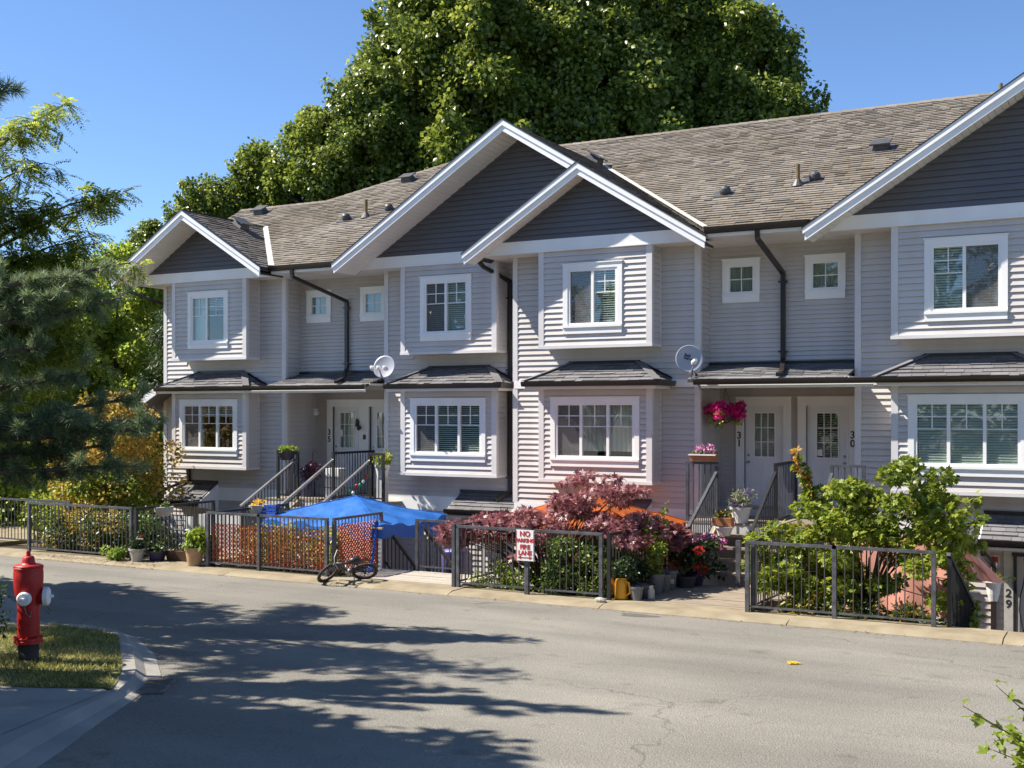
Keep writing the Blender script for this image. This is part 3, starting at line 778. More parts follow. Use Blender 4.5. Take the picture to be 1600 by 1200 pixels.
RT = -7.42; LT = -16.42
v34r = vr_at(9.24); v34l = vl_at(9.24); v29 = vr_at(9.17); v35 = vl_at(8.08)
vrg = vr_at(ZRG); vlg = vl_at(ZRG)
zL = 8.98; vL = vl_at(zL)
# right main slope, and the left one whose ridge climbs to meet it
right_poly = [(RT, EVR, ZE), (-5.44, EVR, ZE), (-1.05, v29, 9.17), (3.34, EVR, ZE), (4.2, EVR, ZE), (4.2, vrg, ZRG), (-15.5, vrg, ZRG), (-15.5, v34r, 9.24), (-11.99, v34r, 9.24)]
roof(right_poly, (1, 0, 0))
left_poly = [(-18.62, EVL, ZE), (LT, EVL, ZE), (-11.99, v34l, 9.24), (-11.99, vlg, ZRG), (-17.6, vlg, ZRG), (-20.3, vL, zL), (-23.4, vL, zL), (-23.4, v35 , 8.08), (-21.11, v35, 8.08)]
roof(left_poly, (1, 0, 0))
# rear slopes
slab([(-15.5, vrg, ZRG), (4.2, vrg, ZRG), (4.2, 34, 7.0), (-15.5, 34, 7.0)])
slab([(-20.3, vL, zL), (-17.6, vlg, ZRG), (-17.6, 34, 6.4)])
slab([(-23.4, vL, zL), (-20.3, vL, zL), (-17.6, 34, 6.4), (-23.4, 34, 6.0)])
slab([(-17.6, vlg, ZRG), (-11.99, vlg, ZRG), (-11.99, 34, 7.0), (-17.6, 34, 7.0)])
# ridge caps
def ridge_cap(p, q, m='shingle'):
    p = Vector(p); q = Vector(q); mb = MB(); n = max(2, int((q - p).length / .25)); s = (q - p).cross(Vector((0, 0, 1))).normalized() * .14
    for i in range(n):
        a = p.lerp(q, i / n); b = p.lerp(q, (i + 1.15) / n); h = Vector((0, 0, .035)); l = Vector((0, 0, -.05)); t = Vector((0, 0, .012))
        mb.add([a - s + l, a + h, a + s + l, b - s + l - t, b + h - t, b + s + l - t], [(0, 3, 4, 1), (1, 4, 5, 2)])
    tag(build(mb, 'ridge_cap', M[m], HOUSE), kind='stuff')
ridge_cap((-15.5, vrg, ZRG), (4.2, vrg, ZRG)); ridge_cap((-17.6, vlg, ZRG), (-12, vlg, ZRG)); ridge_cap((-20.3, vL, zL), (-17.6, vlg, ZRG)); ridge_cap((-23.4, vL, zL), (-20.3, vL, zL))
# gable roofs
def gslope(pts, name='gable_roof'): return roof(pts, (0, 1, 0), name, 'shingle_shaded', th=.09)
ua, za, vf = G34
gslope([(ua, vf, za), (ua, v34r, za), (RT, EVR, ZE - .17 + .07), (RT, G31[2], gable_z(za, ua, RT)), (-10.09, G31[2], gable_z(za, ua, -10.09)), (-10.09, vf, gable_z(za, ua, -10.09))])
gslope([(LT, vf, gable_z(za, ua, LT)), (LT, EVL, gable_z(za, ua, LT)), (ua, v34l, za), (ua, vf, za)])
u1_, z1_, v1_ = G31; t31 = -12.74
gslope([(t31, v1_, gable_z(z1_, u1_, t31)), (t31, 22.5, gable_z(z1_, u1_, t31)), (u1_, 22.5, z1_), (u1_, v1_, z1_)])
u5, z5, v5 = G35; t5r, t5l = -18.63, -23.56
gslope([(u5, v5, z5), (u5, v35, z5), (t5r, EVL, gable_z(z5, u5, t5r)), (t5r, v5, gable_z(z5, u5, t5r))])
gslope([(t5l, v5, gable_z(z5, u5, t5l)), (t5l, 30, gable_z(z5, u5, t5l)), (u5, 30, z5), (u5, v5, z5)])
u9, z9, v9 = G29; t9l, t9r = -5.48, 3.38
gslope([(t9l, v9, gable_z(z9, u9, t9l)), (t9l, EVR, gable_z(z9, u9, t9l)), (u9, v29, z9), (u9, v9, z9)])
gslope([(u9, v9, z9), (u9, v29, z9), (t9r, EVR, gable_z(z9, u9, t9r)), (t9r, v9, gable_z(z9, u9, t9r))])
# valley flashings
def flashing(p, q, w=.10, lift=.035):
    mb = MB(); mb.bar(Vector(p) + Vector((0, 0, lift)), Vector(q) + Vector((0, 0, lift)), w, .02); build(mb, 'valley_flashing', M['flash'], HOUSE)
flashing((-11.99, v34r, 9.24), (RT, EVR + .02, ZE)); flashing((-21.11, v35, 8.08), (t5r + .03, EVL + .02, ZE), .14)
# rakes: two-step barge boards, soffit boards
def rake(ua, za, v, ut, wallv, deep=.235):
    ut_z = gable_z(za, ua, ut); s = 1 if ut > ua else -1
    mb = MB(); mb.uz([(ua, za - .03), (ua, za - deep), (ut, ut_z - deep), (ut, ut_z - .03)][::s], v - .035, v)
    r = build(mb, 'barge_board', M['trim'], HOUSE)
    mb = MB(); mb.uz([(ua, za + .005), (ua, za - .115), (ut + s * .03, ut_z - .115 - s * 0), (ut + s * .03, ut_z + .005 - .018)][::s], v - .062, v - .0355)
    build(mb, 'barge_cap', M['trim'], r)
    mb = MB(); mb.uz([(ua, za + .028), (ua, za + .006), (ut + s * .05, ut_z - .026), (ut + s * .05, ut_z - .004)][::s], v - .075, v + .02)
    build(mb, 'drip_edge', M['gutter'], r)
    # soffit boards across the overhang
    mb = MB(); L = abs(ut - ua); n = int(L / .105)
    for i in range(n):
        a = ua + (ut - ua) * i / n; b = ua + (ut - ua) * (i + .93) / n
        za_, zb_ = gable_z(za, ua, a) - .20, gable_z(za, ua, b) - .20
        mb.add([(a, v, za_), (b, v, zb_), (b, wallv, zb_), (a, wallv, za_), (a, v, za_ + .02), (b, v, zb_ + .02), (b, wallv, zb_ + .02), (a, wallv, za_ + .02)], [(0, 3, 2, 1), (0, 1, 5, 4), (1, 2, 6, 5), (2, 3, 7, 6), (3, 0, 4, 7)])
    tag(build(mb, 'soffit', M['soffit'], HOUSE), kind='stuff')
    mb = MB(); mb.uz([(ua, za - .13), (ua, za - .178), (ut, ut_z - .178), (ut, ut_z - .13)][::s], v + .001, wallv + .05); build(mb, 'soffit_backing', M['gutter'], HOUSE)
    return r
rake(*G34, LT, BL); rake(ua, za, vf, -10.2, BL)
rake(*G31, t31, BR - .03); rake(*G31, RT, BR - .03)
rake(*G35, t5l, BL); rake(*G35, t5r, BL)
rake(*G29, t9l, BR - .03); rake(*G29, t9r, BR - .03)
# gable walls: dark boards above a white frieze
def gable_wall(ua, za, v, zf, ul, ur, lap=.1155):
    z = zf; mb = MB()
    mb.uz([(ul, zf - .2), (ur, zf - .2), (ur, min(zf + .05, gable_z(za, ua, ur) - .19)), (ua, za - .2), (ul, min(zf + .05, gable_z(za, ua, ul) - .19))], v + .001, v + .08); build(mb, 'gable_wall', M['dark_siding'], HOUSE)
    while z < za - .24:
        zt = min(z + lap - .006, za - .2); w0 = (za - .185 - z) / PITCH; w1 = max(.01, (za - .185 - zt) / PITCH)
        board('gable_board', 'dark_siding', (max(ul, ua - w0), v, z), (min(ur, ua + w0), v, z), (max(ul, ua - w1), v, zt), (min(ur, ua + w1), v, zt), (0, -1, 0)); z += lap
ZF0, ZF1 = 6.40, 6.655
gable_wall(*G34[:2], BL, ZF1, -16.2, -10.2); gable_wall(*G31[:2], BR - .03, ZF1, -12.4, -7.8); gable_wall(*G35[:2], BL, ZF1, -23.2, -19.0); gable_wall(*G29[:2], BR - .03, ZF1, -5.0, 3.0)
def frieze(ua, za, v, lo=None, hi=None):
    f = lambda z: (za - .195 - z) / PITCH
    l0, l1 = (ua - f(ZF0), ua - f(ZF1)) if lo is None else (lo, lo); r0, r1 = (ua + f(ZF0), ua + f(ZF1)) if hi is None else (hi, hi)
    mb = MB(); mb.uz([(l0, ZF0), (r0, ZF0), (r1, ZF1), (l1, ZF1)], v - .045, v + .03); b_ = build(mb, 'frieze_board', M['trim'], HOUSE)
    build(MB().box(l0 + .04, r0 - .04, v - .06, v - .046, ZF0, ZF0 + .03), 'frieze_cap', M['trim'], b_)
frieze(*G34[:2], BL, hi=-12.05); frieze(*G31[:2], BR - .03); frieze(*G35[:2], BL); frieze(*G29[:2], BR - .03)
# flat soffits under gables and eaves
mb = MB()
for a, b, c, d in ((-16.3, -12.06, BL + .04, RL), (-12.05, -7.45, BR + .02, RR), (-12.6, -12.055, BR + .02, BL + .038), (-7.45, -5.425, EVR + .06, RR), (-23.5, -18.7, BL + .04, RL), (-18.7, -16.3, EVL + .06, RL), (-5.42, 3.3, BR + .02, RR)):
    w = .2; x = a
    while x < b - .01: mb.box(x, min(x + w - .006, b), c, d, ZT - .001, ZT + .02); x += w
tag(build(mb, 'soffit', M['soffit'], HOUSE), kind='stuff')
mb = MB(); mb.box(-23.5, 3.4, BL + .1, 30, ZT + .022, ZT + .04); build(mb, 'ceiling_backing', M['gutter'], HOUSE)
# gutters
def gutter(u0, u1, v, z, name='gutter', h=.105):
    mb = MB(); mb.prism([(u0, v, z), (u0, v + .12, z), (u0, v + .12, z - h), (u0, v + .035, z - h), (u0, v + .012, z - h * .5)], (u1 - u0, 0, 0)); return build(mb, name, M['gutter'], HOUSE)
gutter(RT, -5.46, EVR - .1, ZE + .01); gutter(-18.62, LT - .02, EVL - .1, ZE + .01)
for a, b, v in ((RT, -5.46, EVR), (-18.62, LT, EVL)): trim_box('fascia', a, b, v + .03, v + .05, ZT - .0, ZE - .06)
# ------------------------------------------------------------------ lower roofs
def hip(u0, u1, w0, w1, v, vm, zt, ze):
    """skirt roof over a lower bay: hips at both ends"""
    A, B, C, D = (u0, v, ze), (u1, v, ze), (w1, vm, zt), (w0, vm, zt)
    r = roof([A, B, C, D], (1, 0, 0), 'bay_roof', 'shingle_grey', th=.05, tab=.3, expo=.15, thick=.016)
    E, F = (u1, vm, ze), (u0, vm, ze)
    o = slab([B, E, C], .05, 'bay_roof', 'shingle_grey'); shingle([B, E, C], (0, 1, 0), 'shingle_grey', o, expo=.15)
    o = slab([F, A, D], .05, 'bay_roof', 'shingle_grey'); shingle([F, A, D], (0, 1, 0), 'shingle_grey', o, expo=.15)
    for p, q in ((A, D), (B, C)):
        mb = MB(); mb.bar(Vector(p) + Vector((0, 0, .02)), Vector(q) + Vector((0, 0, .02)), .16, .02); build(mb, 'hip_cap', M['shingle_grey'], HOUSE)
    mb = MB(); mb.box(w0 - .03, w1 + .03, vm - .05, vm - .001, zt - .02, zt + .04)
    for w, u in ((w0, u0), (w1, u1)): mb.bar((w, vm - .03, zt + .02), (u, vm - .03, ze + .06), .05, .04)
    build(mb, 'wall_flashing', M['black'], HOUSE)
def low_gutter(u0, u1, v, vm, right_end=True, left_end=True):
    gutter(u0, u1, v - .1, 3.70, h=.10)
    if right_end:
        mb = MB(); mb.prism([(u1 + .001, v - .1, 3.70), (u1 + .1, v - .1, 3.70), (u1 + .07, v - .07, 3.60), (u1 + .001, v - .07, 3.60)], (0, vm - v + .06, 0)); build(mb, 'gutter', M['gutter'], HOUSE)
def low_soffit(u0, u1, v, vm):
    mb = MB(); mb.box(u0, u1, v + .02, vm, 3.565, 3.60); mb.box(u0, u1, v + .018, v + .04, 3.54, 3.60); mb.box(u1 - .02, u1, v + .04, vm, 3.54, 3.565); build(mb, 'eave_board', M['trim'], HOUSE)
for (u0, u1, w0, w1, v, vm) in ((-11.42, -8.44, -10.70, -9.16, 21.43, MR), (-15.36, -12.36, -14.65, -13.08, 22.13, ML), (-22.52, -19.5, -21.78, -20.28, 22.13, ML), (-4.32, -1.3, -3.57, -2.06, 21.43, MR), (-.8, 2.22, -.05, 1.48, 21.43, MR)):
    hip(u0, u1, w0, w1, v, vm, 4.10, 3.70)
    low_soffit(u0 + .04, u1 - .04, v, vm)
low_gutter(-11.42, -8.44, 21.43, MR); low_gutter(-15.36, -12.36, 22.13, ML)
low_gutter(-22.52, -19.5, 22.13, ML, False); low_gutter(-4.32, -1.3, 21.43, MR, True); low_gutter(-.8, 2.22, 21.43, MR, True)
for (u0, u1, v, vm, ga, gb) in ((-7.84, -4.33, 21.48, RR, -7.68, -4.325), (-19.45, -15.93, 22.18, RL, -19.495, -15.95)):
    a, b = max(u0, -7.84 if v < 22 else -18.9), min(u1, -4.83 if v < 22 else -15.93)
    roof([(a, v, 3.70), (b, v, 3.70), (b, vm, 4.03), (a, vm, 4.03)], (1, 0, 0), 'porch_roof', 'shingle_grey', th=.05, expo=.15, thick=.016)
    gutter(ga, gb, v - .1 - (.05 if v < 22 else .05), 3.70, h=.10); trim_box('eave_board', ga + .1, gb - .02, v + .01, v + .05, 3.535, 3.60)
    mb = MB(); mb.box(a, b, vm - .05, vm - .001, 4.02, 4.08); build(mb, 'wall_flashing', M['black'], HOUSE)
# the small side roof at the left end
mb = MB(); mb.uz([(-23.5, 3.20), (-22.55, 3.72), (-22.55, 3.62), (-23.5, 3.06)], 22.2, 26); build(mb, 'side_roof', M['shingle_grey'], HOUSE)
mb = MB(); mb.uz([(-23.52, 3.20), (-22.55, 3.72), (-22.55, 3.52), (-23.52, 3.0)], 22.16, 22.198); build(mb, 'barge_board', M['trim'], HOUSE)
# lower entrance roofs
def low_entry(u0, u1, v, vm, zt, ze, label=None, cheek=True):
    o = roof([(u0, v, ze), (u1, v, ze), (u1, vm, zt), (u0, vm, zt)], (1, 0, 0), 'entry_roof', 'shingle_grey', th=.05, expo=.15, thick=.016)
    gutter(u0 - .03, u1 + .03, v - .1, ze + .01, h=.10)
    mb = MB(); mb.box(u0 - .03, u1 + .03, vm - .05, vm - .037, zt - .01, zt + .05); build(mb, 'wall_flashing', M['black'], HOUSE)
    for x, s in ((u0, -1), (u1, 1)):
        if cheek or s < 0:
            mb = MB(); mb.prism([(x + s * .002, v, ze - .02), (x + s * .002, vm, zt - .02), (x + s * .002, vm, ze - .28), (x + s * .002, vm - .1, ze - .28), (x + s * .002, v, ze - .12)], (s * .03, 0, 0)); build(mb, 'entry_cheek', M['trim'], HOUSE)
    mb = MB(); mb.box(u0, u1, v + .02, vm, ze - .17, ze - .12); build(mb, 'entry_soffit', M['soffit'], HOUSE)
low_entry(-2.55, -.6, 21.40, MR, 1.29, .90)
low_entry(-13.80, -12.15, 22.28, ML, 1.26, .90)
low_entry(-22.38, -21.15, 22.20, ML, 1.25, .80)
low_entry(-10.2, -8.9, 21.5, MR, 1.26, .90)
# lower door of number 29
mb = MB(); mb.box(-2.10, -1.25, MR - .035, MR - .002, -1.38, .63); d29 = build(mb, 'door', M['siding_warm'], HOUSE); tag(d29, 'lower entrance door with a black scrolled security grille')
mb = MB(); mb.box(-2.25, -2.1, MR - .07, MR - .001, -1.38, .79); mb.box(-1.25, -1.1, MR - .07, MR - .001, -1.38, .79); mb.box(-2.1, -1.25, MR - .07, MR - .001, .63, .79); build(mb, 'door_casing', M['palepot'], d29)
mb = MB(); mb.box(-2.12, -1.23, MR - .10, MR - .072, .56, .62); mb.box(-2.09, -2.04, MR - .10, MR - .072, -1.35, .56); mb.box(-1.31, -1.26, MR - .10, MR - .072, -1.35, .56)
for k in range(5):
    x = -1.95 + .14 * k; mb.tube([(x + .05 * math.sin(t * 1.1 + k), MR - .085, -1.3 + t * .23) for t in range(9)], .012, 5)
build(mb, 'grille', M['black'], d29)
for ch, z in (('2', -.10), ('9', -.29)): lettering(ch, .2, M['ink'], d29, (-2.175, MR - .072, z), (R(90), R(4), 0), 'house_number', bold=.004)
mb = MB(); mb.box(-2.48, -2.32, MR - .05, MR - .026, .33, .56); b29 = build(mb, 'notice_box', M['palepot'], HOUSE)
mb = MB(); mb.box(-2.455, -2.345, MR - .055, MR - .0505, .36, .53); build(mb, 'notice', M['signred'], b29)
mb = MB(); mb.lathe([(.045, 0), (.05, .03), (.02, .05)], (-2.40, MR - .056, .40), 12, (0, -1, 0)); build(mb, 'notice_badge', M['white'], b29)
# ------------------------------------------------------------------ downspouts
def downspout(pts, label=None, r=.042, bands=()):
    mb = MB()
    for p, q in zip(pts[:-1], pts[1:]): mb.bar(p, Vector(q) + (Vector(q) - Vector(p)).normalized() * .02, r * 2, r * 1.7)
    d = build(mb, 'downspout', M['gutter'], HOUSE)
    if label: tag(d, label)
    for z in bands:
        u, v = [(p[0], p[1]) for p in pts if True][2]
        m_ = MB(); m_.box(u - .085, u + .085, v - .045, v + .045, z, z + .03); build(m_, 'bracket', M['gutter'], d)
downspout([(-6.41, 21.30, 6.5), (-6.41, 21.32, 6.30), (-6.32, 22.72, 5.80), (-6.32, 22.72, 4.12), (-6.07, 21.72, 3.83), (-6.07, 21.5, 3.78)], bands=(5.62, 4.25))
downspout([(-17.96, 22.0, 6.5), (-17.96, 22.02, 6.30), (-17.4, 23.42, 5.80), (-17.4, 23.42, 4.12), (-16.85, 22.5, 3.85), (-16.80, 22.2, 3.78)], bands=(5.62, 4.25))
downspout([(-12.86, 22.1, 6.36), (-12.80, 22.2, 6.25), (-12.52, 22.89, 5.98), (-12.52, 22.89, 1.3), (-12.70, 22.6, 1.12)], bands=(5.6, 4.0, 1.6))
downspout([(-23.52, 22.0, 6.45), (-23.52, 22.05, 6.25), (-23.02, 23.1, 5.9), (-23.02, 23.1, 3.8)])
downspout([(-22.12, 22.9, 1.62), (-22.12, 22.9, 1.28), (-22.45, 22.5, 1.10), (-22.6, 22.2, .92)])
downspout([(-2.50, 21.36, .84), (-2.50, 21.4, .66), (-2.42, 22.18, .40), (-2.42, 22.18, -1.3)])
# ------------------------------------------------------------------ things on the roof
def box_vent(u, v, z, s=1.0, n=(0, -.47, .88)):
    n = Vector(n).normalized(); e1 = Vector((1, 0, 0)) if abs(n.x) < .2 else Vector((0, 1, 0)); e2 = n.cross(e1).normalized()
    p = Vector((u, v, z)); a, b, h = .17 * s, .15 * s, .14 * s; mb = MB()
    lo = [p - e1*a - e2*b, p + e1*a - e2*b, p + e1*a + e2*b, p - e1*a + e2*b]; hi = [q + n * h + (p - q) * .25 for q in lo]
    mb.add(lo + hi, [(4, 5, 6, 7), (0, 1, 5, 4), (1, 2, 6, 5), (2, 3, 7, 6), (3, 0, 4, 7)])
    c = [p + n * h - e1*a*1.2 - e2*b*1.2, p + n*h + e1*a*1.2 - e2*b*1.2, p + n*h + e1*a*1.2 + e2*b*1.2, p + n*h - e1*a*1.2 + e2*b*1.2]
    mb.add(c + [q + n * .03 for q in c], [(4, 5, 6, 7), (0, 3, 2, 1), (0, 1, 5, 4), (1, 2, 6, 5), (2, 3, 7, 6), (3, 0, 4, 7)])
    f = [p + n*.012 - e1*a*1.5 - e2*b*1.5, p + n*.012 + e1*a*1.5 - e2*b*1.5, p + n*.012 + e1*a*1.5 + e2*b*1.5, p + n*.012 - e1*a*1.5 + e2*b*1.5]; mb.add(f, [(0, 1, 2, 3)])
    build(mb, 'roof_vent', M['vent'], HOUSE)
def dome_vent(u, v, z):
    mb = MB(); n = Vector((0, -.47, .88)); c = Vector((u, v, z)) + n * .02
    mb.lathe([(.12, 0), (.12, .05), (.105, .11), (.06, .16), (.01, .175)], c, 14, (.15, -.75, .65)); q = [c + Vector((x, y, y * .53)) for x, y in ((-.22, -.18), (.16, -.18), (.16, .16), (-.22, .16))]
    mb.add(q, [(0, 1, 2, 3)]); build(mb, 'roof_vent', M['vent'], HOUSE, smooth=False)
def pipe(u, v, z, h):
    mb = MB(); mb.tube([(u, v, z - .05), (u, v, z + h)], .045, 10); p = build(mb, 'vent_pipe', M['pipe'], HOUSE)
    mb = MB(); mb.lathe([(.14, -.06), (.07, .06), (.05, .09)], (u, v, z + .03), 12); build(mb, 'pipe_collar', M['vent'], p)
for u, v in ((-7.62, 23.12), (-5.88, 23.47)): dome_vent(u, v, zr(v))
box_vent(-4.89, 25.0, zr(25.0)); pipe(-6.17, 23.25, zr(23.25), .42); pipe(-2.9, vrg - .2, ZRG - .15, .3)
for u, v in ((-18.38, 24.75), (-17.31, 25.15)): dome_vent(u, v, zl(v))
pipe(-17.81, 24.8, zl(24.8), .45); box_vent(-18.23, 27.4, zl(27.4)); box_vent(-22.3, 25.95, zl(25.95) )
box_vent(-20.8, 23.4, gable_z(8.08, -21.11, -20.8), 1.1, (.528, 0, .85)); box_vent(-11.7, 25.6, gable_z(9.24, -11.99, -11.7), 1.1, (.528, 0, .85)); 
# ------------------------------------------------------------------ siding boards: the 300 that show largest one by one, the rest joined
BOARDS.sort(key=lambda b: -b[0])
org = np.array(origin_of(HOUSE)); rest = {}
seen = {}
for s, v, name, m in BOARDS:
    k = seen.get(name, 0)
    if k < 300 and s > 0:
        seen[name] = k + 1
        me = bpy.data.meshes.new(name); me.from_pydata((np.array([tuple(p) for p in v]) - org).tolist(), [], BF)
        finish(name, me, M[m], HOUSE)
    else:
        rest.setdefault((name, m), MB()).add(v, BF)
for (name, m), mb in rest.items():
    tag(build(mb, name.replace('_board', '_boards'), M[m], HOUSE), kind='stuff')
# ------------------------------------------------------------------ verge, corner kerb, drain
def up(u, v, d=0.0): return (u, v, rz(v) + d)
inner = [(-16.5, 11.6), (-12.81, 9.94), (-12.28, 10.42), (-11.61, 10.46), (-11.0, 10.2), (-10.45, 9.72), (-9.35, 8.72), (-8.95, 8.3), (-8.66, 7.9), (-8.37, 7.11), (-8.02, 6.22), (-7.2, 4.6), (-5.0, .5)]
outer = [(-16.6, 12.87), (-13.22, 10.95), (-12.65, 11.15), (-11.98, 11.06), (-11.24, 10.74), (-10.16, 9.98), (-9.2, 9.12), (-8.85, 8.62), (-8.56, 8.15), (-8.02, 7.19), (-7.6, 6.5), (-6.7, 4.9), (-4.5, .6)]
mb = MB(); vs = []; fs = []
for (a, b), (c, d) in zip(inner, outer):
    A = Vector((a, b)); B = Vector((c, d))
    for t, h in ((0, .105), (.35, .10), (.62, .03), (1.0, .008)):
        p = A.lerp(B, t); vs.append(up(p.x, p.y, h))
    vs.append(up(c, d, -.1))
for i in range(len(inner) - 1):
    for j in range(4): fs.append((i*5+j, i*5+j+1, (i+1)*5+j+1, (i+1)*5+j))
mb.add(vs, fs); tag(build(mb, 'corner_kerb', M['concrete'], smooth=False), kind='structure')
verge = [(-24, 8.5), (-16.5, 11.6), (-12.81, 9.94), (-12.28, 10.42), (-11.61, 10.46), (-11.0, 10.2), (-10.45, 9.72), (-9.35, 8.72), (-8.95, 8.3), (-8.64, 7.93), (-8.78, 7.95), (-9.3, 7.62), (-11.5, 6.8), (-16, 5.2), (-24, 3)]
mb = MB(); mb.add([up(u, v, .112) for u, v in verge], [tuple(reversed(range(len(verge))))])
tag(build(mb, 'verge', M['turf']), kind='structure')
walk = [(-8.78, 7.95), (-8.66, 7.9), (-8.37, 7.11), (-8.02, 6.22), (-7.2, 4.6), (-5.0, .5), (-9, -1), (-24, 1), (-24, 3), (-16, 5.2), (-11.5, 6.8), (-9.3, 7.62)]
mb = MB(); mb.add([up(u, v, .108) for u, v in walk], [tuple(range(len(walk)))])
tag(build(mb, 'pavement', M['concrete']), kind='structure')
# grass blades on the verge
from mathutils.geometry import tessellate_polygon
def in_poly(x, y, poly):
    c = np.zeros(len(x), bool)
    for (x1, y1), (x2, y2) in zip(poly, poly[1:] + poly[:1]):
        k = (y1 > y) != (y2 > y); c ^= k & (x < (x2 - x1) * (y - y1) / ((y2 - y1) or 1e-9) + x1)
    return c
X = RNG.uniform(-14.5, -8.7, 90000); Y = RNG.uniform(6.6, 10.8, 90000)
k = in_poly(X, Y, verge); X, Y = X[k], Y[k]
k = RNG.random(len(X)) < .55 + .45 * np.sin(X * 2.3) * np.sin(Y * 3.1); X, Y = X[k], Y[k]
n = len(X); P = np.stack([X, Y, .044 * (17.1 - Y) - .06 + .108], 1)
A = np.stack([RNG.normal(0, .75, n), RNG.normal(0, .75, n), np.full(n, 1.0)], 1)
me = leaf_mesh('grass', P, A, rand_dirs(n), RNG.uniform(.03, .075, n), .009, fold=.1)
tag(finish('grass', me, LF['grass'], None, (0, 0, 0)), kind='stuff')
# storm drain in the gutter of the corner
dr = thing('storm_drain', up(-8.9, 8.62, 0), 'rusty slotted storm drain grate in the gutter of the grass corner', 'drain grate')
c = Vector((-8.86, 8.62)); ax = Vector((-.55, .83)); ay = Vector((.83, .55))
def dp(a, b, h): q = c + ax * a + ay * b; return up(q.x, q.y, h)
mb = MB()
for s in (-1, 1):
    mb.bar(dp(-.36, s * .20, .012), dp(.36, s * .20, .012), .03, .03); mb.bar(dp(s * .36, -.20, .012), dp(s * .36, .20, .012), .03, .03)
build(mb, 'frame', M['iron'], dr)
mb = MB(); mb.add([dp(-.36, -.2, .004), dp(.36, -.2, .004), dp(.36, .2, .004), dp(-.36, .2, .004)], [(0, 1, 2, 3)]); build(mb, 'shaft_shade', M['black'], dr)  # flat black sheet stands in for the shade below the grate
for i in range(11):
    a = -.3 + .06 * i; mb = MB(); mb.bar(dp(a, -.185, .014), dp(a + .03, .185, .014), .026, .02); build(mb, 'grate_bar', M['iron'], dr)
# ------------------------------------------------------------------ hydrant
hx, hy = -10.5, 8.5; hz = rz(8.5) + .10
hyd = thing('fire_hydrant', (hx, hy, hz), 'red fire hydrant with white outlet caps standing on the grass corner', 'fire hydrant')
mb = MB(); mb.lathe([(.112, .26), (.115, .30), (.112, .60), (.118, .66), (.138, .74), (.150, .86), (.152, .96), (.146, .985), (.15, 1.0), (.15, 1.02)], (hx, hy, hz), 28); build(mb, 'barrel', M['red'], hyd, smooth=True)
mb = MB(); mb.lathe([(.15, 1.02), (.152, 1.03), (.13, 1.045), (.075, 1.05), (.066, 1.075), (.060, 1.12), (.045, 1.135)], (hx, hy, hz), 28); bn = build(mb, 'bonnet', M['red'], hyd, smooth=True)
mb = MB(); mb.lathe([(.024, 1.13), (.024, 1.18), (.018, 1.19)], (hx, hy, hz), 5); build(mb, 'nut', M['red'], bn)
mb = MB(); mb.lathe([(.118, .205), (.148, .212), (.148, .240), (.142, .243), (.142, .268), (.12, .275)], (hx, hy, hz), 28); fl = build(mb, 'flange', M['red'], hyd)
for i in range(8):
    t = i * math.pi / 4; mb = MB(); mb.lathe([(.014, 0), (.014, .02)], (hx + .132 * math.cos(t), hy + .132 * math.sin(t), hz + .268), 6); build(mb, 'bolt', M['red'], fl)
mb = MB(); mb.lathe([(.115, -.1), (.108, .0), (.105, .206)], (hx, hy, hz), 24); build(mb, 'base', M['rust'], hyd, smooth=True)
tocam = Vector((-hx, -hy, 0)).normalized(); side = Vector((-tocam.y, tocam.x, 0))
for d, ln, r, nm in ((tocam * .96 - side * .28, .16, .062, 1), (side * .97 + tocam * .2, .185, .085, 1)):
    d = d.normalized(); c0 = Vector((hx, hy, hz + .70)) 
    mb = MB(); mb.lathe([(r * 1.05, .06), (r * 1.0, ln - .04), (r * 1.15, ln - .03)], c0, 18, d); o = build(mb, 'outlet', M['red'], hyd, smooth=True)
    mb = MB(); mb.lathe([(r * 1.18, ln - .03), (r * 1.18, ln + .015), (r * .95, ln + .03)], c0, 18, d); build(mb, 'cap', M['white'], o)
    mb = MB(); mb.lathe([(.02, ln + .03), (.017, ln + .07)], c0, 5, d); build(mb, 'cap_nut', M['white'], o)
# ------------------------------------------------------------------ fences
_pk = {}
def picket_mesh(h, w):
    k = (round(h, 3), w)
    if k not in _pk:
        mb = MB(); mb.box(-w/2, w/2, -w/2, w/2, 0, h); _pk[k] = mesh_of(mb, 'picket')
    return _pk[k].copy() if False else _pk[k]
def fence(label, pts, posts=None, h=1.07, z=0.0, m='fence', gap=.112, pw=.062, w=.0145, low=.085, cat='fence', group=None, cap=0.0, zs=None):
    """railing along pts [(u,v)..]; a post at every point (or those listed), pickets between"""
    f = thing('metal_fence', (pts[0][0], pts[0][1], z), label, cat, group)
    for i, (u, v) in enumerate(pts):
        if posts is None or i in posts:
            mb = MB(); mb.box(u - pw/2, u + pw/2, v - pw/2, v + pw/2, z - .02, z + h - .028 + cap); build(mb, 'post', M[m], f)
    for (a, b), (c, d) in zip(pts[:-1], pts[1:]):
        p = Vector((a, b, z)); q = Vector((c, d, z)); e = (q - p).normalized(); L = (q - p).length
        s = pw / 2 + .002
        mb = MB(); mb.bar(p - e * (pw/2) + Vector((0, 0, h)), q + e * (pw/2) + Vector((0, 0, h)), .05, .045); build(mb, 'top_rail', M[m], f)
        mb = MB(); mb.bar(p + e * s + Vector((0, 0, low)), q - e * s + Vector((0, 0, low)), .03, .028); build(mb, 'bottom_rail', M[m], f)
        n = max(1, int(round((L - pw) / gap))); me = picket_mesh(h - low - .036, w)
        for i in range(1, n):
            x = p + e * (pw/2 + (L - pw) * i / n); x.z = z + low + .0145
            piece('picket', me, M['picket'], f, x)
    return f
